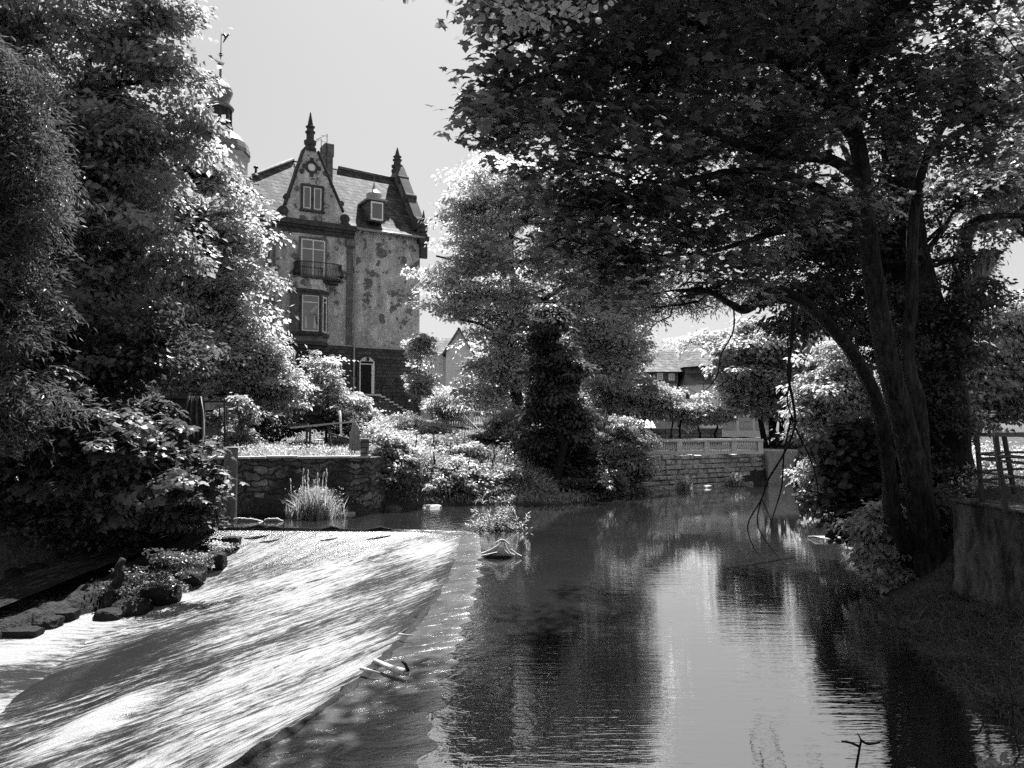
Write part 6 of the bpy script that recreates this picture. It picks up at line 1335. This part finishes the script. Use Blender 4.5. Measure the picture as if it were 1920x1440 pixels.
zrock('angular stone with bright rim at the shore behind the weir shrub', 902, 943, (.2, .2, .16), 8)
zrock('rounded dull stone behind the weir shrub', 918, 941, (.2, .2, .16), 9, 'rock_dark')
zrock('bright stone at the shore below the ivy tree', 1105, 937, (.4, .25, .12), 10)
shore = [(1215, 922), (1233, 920), (1246, 918), (1262, 917), (1290, 916), (1305, 914), (1322, 914), (1345, 911), (1352, 909), (1368, 909), (1392, 907), (1402, 908), (1418, 905), (1432, 904)]
ords = ['first', 'second', 'third', 'fourth', 'fifth', 'sixth', 'seventh', 'eighth', 'ninth', 'tenth', 'eleventh', 'twelfth', 'thirteenth', 'fourteenth']
for i, (px, py) in enumerate(shore):
    rr = random.Random(i); zrock('%s shore stone from the left along the foot of the block wall' % ords[i], px, py, (rr.uniform(.18, .5), .3, rr.uniform(.10, .2)), 20 + i, group='stones along the foot of the block wall', rot=rr.uniform(-.3, .3))
for i, (px, py) in enumerate([(1445, 901), (1462, 899), (1480, 898), (1497, 897)]):
    zrock('%s dark stone from the left at the foot of the abutment' % ords[i], px, py, (.4, .3, .14), 40 + i, 'rock_dark', group='stones at the foot of the abutment')
# stepping blocks between the side channel and the weir
steps = [((395, 1025), (.62, .35, .18), -.40), ((435, 1012), (.5, .3, .2), -.2), ((345, 1052), (.55, .35, .22), -.60), ((262, 1088), (.55, .35, .22), -.85), ((205, 1118), (.55, .4, .22), -.98), ((120, 1152), (.55, .35, .22), -1.08), ((45, 1186), (.7, .35, .2), -1.15)]
for i, ((px, py), s, z) in enumerate(steps):
    c = Z(px, py, z); o = rock('%s flat-topped wet block from the top along the side channel' % ords[i], c, (s[0] * .62, s[1] * .8, .22), 80 + i, 'rock_wet', name='stepping_stone', group='flat wet blocks between the channel and the weir', sub=3, flat_top=.35)
for i, (px, py, s, z) in enumerate([(300, 1115, .55, -.95), (355, 1078, .5, -.75), (250, 1140, .45, -1.1), (398, 1050, .45, -.55), (205, 1155, .35, -1.15), (160, 1130, .4, -1.1), (90, 1170, .35, -1.15)]):
    c = Z(px, py, z); rock('%s rough wet boulder at the left edge of the white water, counted from the picture bottom or top row' % ords[i] if False else 'rough wet boulder among the plants left of the white water', c, (s, s * .8, s * .6), 60 + i, 'rock_wet', group='rough wet boulders left of the white water', sub=3)
Q_ = np.array([a_ for a_ in cr if 2 < a_[1] < 21]); nq = 160; Q_ = by_index(Q_, nq)
prof_ = [(-.07, -.16), (-.08, -.04), (-.02, .02), (.06, .015), (.15, -.03), (.24, -.10)]
fade = np.clip((21 - Q_[:, 1]) / 8, .25, 1.0)
lv = []; lf = []
for i_ in range(nq):
    for k_, (px_, pz_) in enumerate(prof_):
        nz = mnoise.noise(Vector((Q_[i_, 0] * 4, Q_[i_, 1] * 4, k_))) ; lv.append((Q_[i_, 0] + px_ * (1 + nz * .9) * fade[i_], Q_[i_, 1] + nz * .05, -.055 + pz_ * 1.0 + nz * .035 - (1 - fade[i_]) * .05))
for i_ in range(nq - 1):
    for k_ in range(len(prof_) - 1): s_ = i_ * len(prof_) + k_; lf.append((s_, s_ + 1, s_ + 1 + len(prof_), s_ + len(prof_)))
lp = MB().add(lv, lf, True)
o = lp.build('weir_lip', M['rock_wet']); tag(o, 'dark wet edge strip along the near half of the weir crest', 'weir edge')
for i in range(34):
    t_ = i / 33; q_ = np.array([np.interp(t_, np.linspace(0, 1, 80), ca[:, k_]) for k_ in (0, 1)]); zq = float(np.interp(t_, [0, .15, .6, 1], [0, -.2, -.95, -1.15])); rr = random.Random(i + 300)
    rock('dark wet bank stone along the far edge of the side channel', (q_[0] - rr.uniform(0, .4), q_[1] + rr.uniform(-.1, .4), zq + rr.uniform(0, .25)), (rr.uniform(.25, .55), rr.uniform(.2, .4), rr.uniform(.15, .35)), 200 + i, 'rock_wet', group='dark stones lining the side channel')
for i, (px, py) in enumerate(((412, 972), (440, 970), (468, 969), (500, 969), (528, 970))):
    zrock('low dark stone behind the bleached driftwood at the garden wall foot', px, py, (.42, .25, .12), 400 + i, 'rock_wet', group='low dark stones behind the bleached driftwood')
# log with stub on the sill
lg = thing('driftwood_log', 'broken branch with upturned dark stub lying on the weir sill', 'branch', tuple(Z(730, 1262)))
m = MB(); c0 = Z(703, 1245) + Vector((0, 0, .05)); c1 = Z(728, 1258) + Vector((0, 0, .05)); c2 = Z(757, 1270) + Vector((0, 0, .06)); c3 = P(767, 1262, c2.y); m.tube([c0, c1, c2, c3], [.02, .035, .045, .03], 8); m.build('stem', M['dry_wood'], lg, world=True)
m = MB(); m.tube([c2, P(765, 1258, c2.y), P(760, 1245, c2.y), P(753, 1240, c2.y)], [.035, .025, .02, .015], 7); m.build('stub', M['bark_dark'], lg, world=True)
m = MB(); a = Z(676, 1259); b = Z(712, 1265); m.tube([a + Vector((0, 0, .04)), b + Vector((0, 0, .02))], [.025, .012], 6); o = m.build('stick', M['dry_wood']); tag(o, 'short pale stick left of the broken branch on the weir', 'stick')
m = MB(); a = Z(748, 1195); b = Z(775, 1196); m.tube([a + Vector((0, 0, .04)), b + Vector((0, 0, .03))], [.02, .01], 6); o = m.build('stick', M['dry_wood']); tag(o, 'small pale stick caught on the weir edge above the broken branch', 'stick')
# root mound
rm = thing('root_mound', 'dark stump mound with pale bare roots sticking out of the pool near the weir', 'stump', tuple(Z(935, 1043)))
c = Z(935, 1043); m = MB(); m.lathe([(.38, -.1), (.36, .05), (.2, .17), (.05, .22)], c, 10); m.build('mound', M['bark_dark'], rm, world=True)
m = MB(); y_ = c.y - .25
for pp in ([(902, 1038), (918, 1032), (935, 1022), (943, 1012)], [(943, 1012), (950, 1028), (958, 1038), (972, 1042)], [(905, 1042), (922, 1038), (932, 1036)], [(946, 1018), (945, 1030), (955, 1040)], [(930, 1018), (943, 1012), (955, 1022)], [(958, 1030), (968, 1038), (978, 1043)]):
    a, b = px_tube([(x, y, y_) for x, y in pp], [.018] * len(pp)); m.tube(a, b, 5)
m.build('root', M['dry_wood'], rm, world=True)
m = MB()
for i in range(7): a = Z(1515 + i * 2, 1008 + i * .6); b = Z(1590 - i * 5, 1008 + i * 1.2); m.tube([a + Vector((0, 0, .03 + .01 * i)), b + Vector((0, 0, .03))], [.012, .02], 5)
o = m.build('floating_branch', M['dry_wood']); tag(o, 'pale bundle of floating twigs off the right bank', 'branch')
# bleached driftwood at the left end of the weir
dw = thing('driftwood', 'bleached twisted driftwood lying on the weir crest before the garden wall', 'driftwood', tuple(Z(490, 973)))
for pp in ([(438, 975), (447, 972), (458, 973), (470, 973.5), (482, 976), (492, 979)], [(496, 977), (503, 973), (510, 974), (519, 973), (530, 978)], [(500, 976), (515, 973), (530, 978)], [(425, 968), (432, 973)]):
    m = MB(); y_ = Z(485, 978).y; a, b = px_tube([(x, y, y_) for x, y in pp], [.035] * len(pp)); m.tube(a, b, 6, wob=.4, rng=random.Random(4)); m.build('limb', M['dry_wood'], dw, world=True)
for i, (px, py, w_) in enumerate(((485, 992, 22), (510, 994, 18), (712, 996, 22), (620, 995, 16))):
    a = Z(px - w_, py); b = Z(px + w_, py - 1); m = MB(); m.tube([a + Vector((0, 0, .03)), a.lerp(b, .5) + Vector((0, 0, .08)), b + Vector((0, 0, .03))], [.03, .07, .03], 6, wob=.3, rng=random.Random(i)); o = m.build('crest_stick', M['bark_dark']); tag(o, '%s dark stick from the left caught on the far weir crest' % ords[[0, 1, 3, 2][i]], 'stick', 'sticks caught on the far weir crest')
# twigs in the dark corner bottom right
tg = thing('twig', 'bare dark twig poking out of the water at the bottom right', 'branch', tuple(Z(1610, 1400)))
for pp in ([(1605, 1440), (1612, 1400), (1614, 1388), (1608, 1375)], [(1614, 1388), (1628, 1395), (1650, 1392)], [(1612, 1400), (1596, 1393), (1578, 1390)]):
    m = MB(); a, b = px_tube([(x, y, 6.9) for x, y in pp], [.012, .01, .008, .004][:len(pp)]); m.tube(a, b, 5); m.build('stem', M['bark_dark'], tg, world=True)
tree('corner_weed', 'pale leafy weed at the bottom right corner', 'plant', [(1885, 1436, 26, 10), (1915, 1440, 20, 12)], 6.7, base=tuple(P(1890, 1460, 6.7)), r0=.01, nclump=8, per=10, cr=.05, size=.10, mat='leaf_pale', shape='leaf', raw=True, seed=96, limbs=False)
# tree stumps on the far bank
for px, py, h_, w_, lb in ((809, 925, 1.0, .22, 'dark cut tree stump among the shore bushes left of the middle'), (902, 915, .95, .25, 'shaggy grey stump right of the bright shore bush')):
    c = P(px, py, 31.5 if px < 850 else 33); m = MB(); m.tube([c - Vector((0, 0, .5)), c + Vector((.03, 0, h_ * .4)), c + Vector((0, 0, h_))], [w_ * 1.2, w_, w_], 12, wob=.05, rng=random.Random(3)); o = m.build('tree_stump', M['bark_dark']); tag(o, lb, 'stump')
m = MB(); c = Z(829, 948); m.tube([c, P(829, 938, c.y)], .03, 6); o = m.build('stake', M['pale_wood']); tag(o, 'thin pale stake standing in the shallows', 'stake')

# ================================================================== THINGS IN THE GARDEN
gz = 2.0
# frame of beams
pg = thing('timber_frame', 'weathered timber frame with sloping pale boards in the left garden', 'frame', tuple(P(610, 850, 30.5))[:2] + (1.9,))
def pbeam(par, pp, w, h, mat='pale_wood', nm='beam', d=30.5):
    m = MB(); a = P(pp[0], pp[1], pp[4] if len(pp) > 4 else d); b = P(pp[2], pp[3], pp[4] if len(pp) > 4 else d); m.beam(a, b, w, h); return m.build(nm, M[mat], par, world=True)
pbeam(pg, (546, 802, 676, 789), .35, .06); pbeam(pg, (546, 797, 578, 797), .2, .12, 'dark_wood')
for a in ((576, 798, 574, 850), (582, 798, 580, 850), (616, 796, 621, 850)): pbeam(pg, a, .09, .07, 'dark_wood', 'post')
pbeam(pg, (616, 812, 679, 830), .05, .05, 'dark_wood', 'handrail', 29.5)
pl = MB(); a = P(637, 770, 32); pl.tube([a, P(640, 815, 32)], .045, 6); o = pl.build('pole', M['white_paint']); tag(o, 'thin white pole rising behind the timber frame', 'pole')
lt = thing('lattice_chair', 'folded slatted garden chair leaning beside the timber frame', 'chair', tuple(P(565, 850, 30))[:2] + (1.95,))
for q in range(6): m = MB(); m.beam(P(561 - q * 1.6, 811 + q * 3.3, 30), P(572 - q * 1.6, 823 + q * 3.3, 30), .045, .03); m.build('slat', M['pale_wood'], lt, world=True)
m = MB(); m.beam(P(561, 811, 30.05), P(552, 828, 30.05), .05, .04); m.beam(P(572, 823, 30.05), P(563, 842, 30.05), .05, .04); m.build('frame', M['pale_wood'], lt, world=True)
tb = thing('garden_table', 'small white garden table in the sun under the timber frame', 'table', tuple(P(599, 850, 31))[:2] + (1.95,))
m = MB(); a = P(590, 824, 31); b = P(606, 824, 31.4); m.box(a.x, b.x, 30.8, 31.5, a.z - .03, a.z); m.build('table_top', M['white_paint'], tb, world=True)
for xx_ in (a.x + .03, b.x - .03):
    for yy_ in (30.83, 31.45): m = MB(); m.tube([(xx_, yy_, 1.9), (xx_, yy_, a.z - .03)], .02, 5); m.build('leg', M['white_paint'], tb, world=True)
# closed parasol
cp = thing('closed_parasol', 'folded cloth parasol standing beside the brick pillar', 'parasol', tuple(P(666, 850, 29.5))[:2] + (1.9,))
c = P(665, 845, 29.5); top_ = P(664, 788, 29.5); Hh = top_.z - c.z; vs = []; fs = []
prof = [(.19, 0), (.17, .3), (.14, .62), (.10, .80), (.12, .83), (.05, .95), (.01, 1.0)]
for r_, t_ in prof:
    for k in range(20): a = 2 * math.pi * k / 20; q = r_ * (1 + (.22 if k % 2 else -.12) * (1 if t_ < .8 else .3)); vs.append(Vector((c.x + math.cos(a) * q, c.y + math.sin(a) * q, c.z + t_ * Hh)))
for i in range(len(prof) - 1):
    for k in range(20): fs.append((i * 20 + k, i * 20 + (k + 1) % 20, (i + 1) * 20 + (k + 1) % 20, (i + 1) * 20 + k))
MB().add(vs, fs).build('canopy', M['parasol_cloth'], cp, world=True); m = MB(); m.tube([(c.x, c.y, 1.9), (c.x, c.y, top_.z + .05)], .022, 6); m.build('pole', M['dark_wood'], cp, world=True)
# open striped parasol near the mansion
op = thing('open_parasol', 'open striped parasol half hidden by the bushes below the mansion wing', 'parasol', tuple(P(508, 700, 46))[:2] + (2.8,))
c = P(508, 659, 46); ap = P(508, 641, 46); m = MB(); m.lathe([(1.35, c.z), (1.0, c.z + .22), (.5, ap.z - .1), (.03, ap.z)], (c.x, c.y, 0), 10, False); m.build('canopy', M['parasol_cloth'], op, world=True); m = MB(); m.tube([(c.x, c.y, 2.8), (c.x, c.y, ap.z + .1)], .03, 6); m.build('pole', M['pale_wood'], op, world=True)
pp_ = MB(); a = P(551, 640, 44); pp_.tube([P(551, 656, 44), P(551, 700, 44)], .06, 6); o = pp_.build('pole', M['pale_wood']); tag(o, 'pale upright pole between the bushes below the bay window', 'pole')
# tarpaulin draped over a frame
tp = thing('tarpaulin', 'dark crumpled tarpaulin draped over a pole beside the low maple', 'tarpaulin', tuple(P(360, 850, 26.5))[:2] + (1.9,))
rows = [(700 + 43, 352, 378), (770, 345, 382), (790, 343, 384), (815, 352, 384), (840, 357, 380), (868, 362, 374)]
V = []; nc_ = 16
for py, xa, xb in rows:
    for k in range(nc_): t = k / (nc_ - 1); V.append(P(xa + (xb - xa) * t, py, 26.5 + .25 * math.sin(k * 1.5 + py * .02) + .2 * abs(t - .5)))
fs = [(i * nc_ + k, i * nc_ + k + 1, (i + 1) * nc_ + k + 1, (i + 1) * nc_ + k) for i in range(len(rows) - 1) for k in range(nc_ - 1)]
o = MB().add(V, fs, True).build('cloth', M['tarp'], tp, world=True); s_ = o.modifiers.new('thick', 'SOLIDIFY'); s_.thickness = .02
hut = thing('garden_hut', 'dark little shed behind the tarpaulin', 'shed', tuple(P(320, 850, 27.5))[:2] + (1.8,))
m = MB(); a = P(303, 742, 27.6); b = P(352, 742, 27.6); m.box(a.x, b.x, 27.6, 29, 1.8, a.z - .1); m.build('wall', M['dark_wood'], hut, world=True); m = MB(); m.box(a.x - .1, b.x + .1, 27.4, 29.2, a.z - .1 + .001, a.z); m.build('roof', M['tarp'], hut, world=True)
ar = thing('garden_arch', 'dark square garden arch with rails beside the climbing plant', 'arch', tuple(P(405, 850, 29.5))[:2] + (1.9,))
for a in ((383, 753, 424, 753), (384, 757, 422, 757)): pbeam(ar, a, .05, .05, 'pale_wood' if a[1] > 755 else 'dark_iron', 'beam', 29.5)
for a in ((421, 748, 422, 850), (383, 752, 383, 850)): pbeam(ar, a, .08, .06, 'dark_wood', 'post', 29.5)
ld = thing('ladder', 'short wooden ladder leaning inside the garden arch', 'ladder', tuple(P(413, 850, 29.2))[:2] + (1.9,))
for a in ((412, 763, 407, 850), (425, 763, 427, 850)): pbeam(ld, a, .04, .04, 'dark_wood', 'rail', 29.2)
for q in range(5): pbeam(ld, (412 - q * 1.1, 764 + q * 17, 425 + q * .3, 764 + q * 17), .035, .03, 'dark_wood', 'rung', 29.22)
# rail beside the steps in front of the mansion
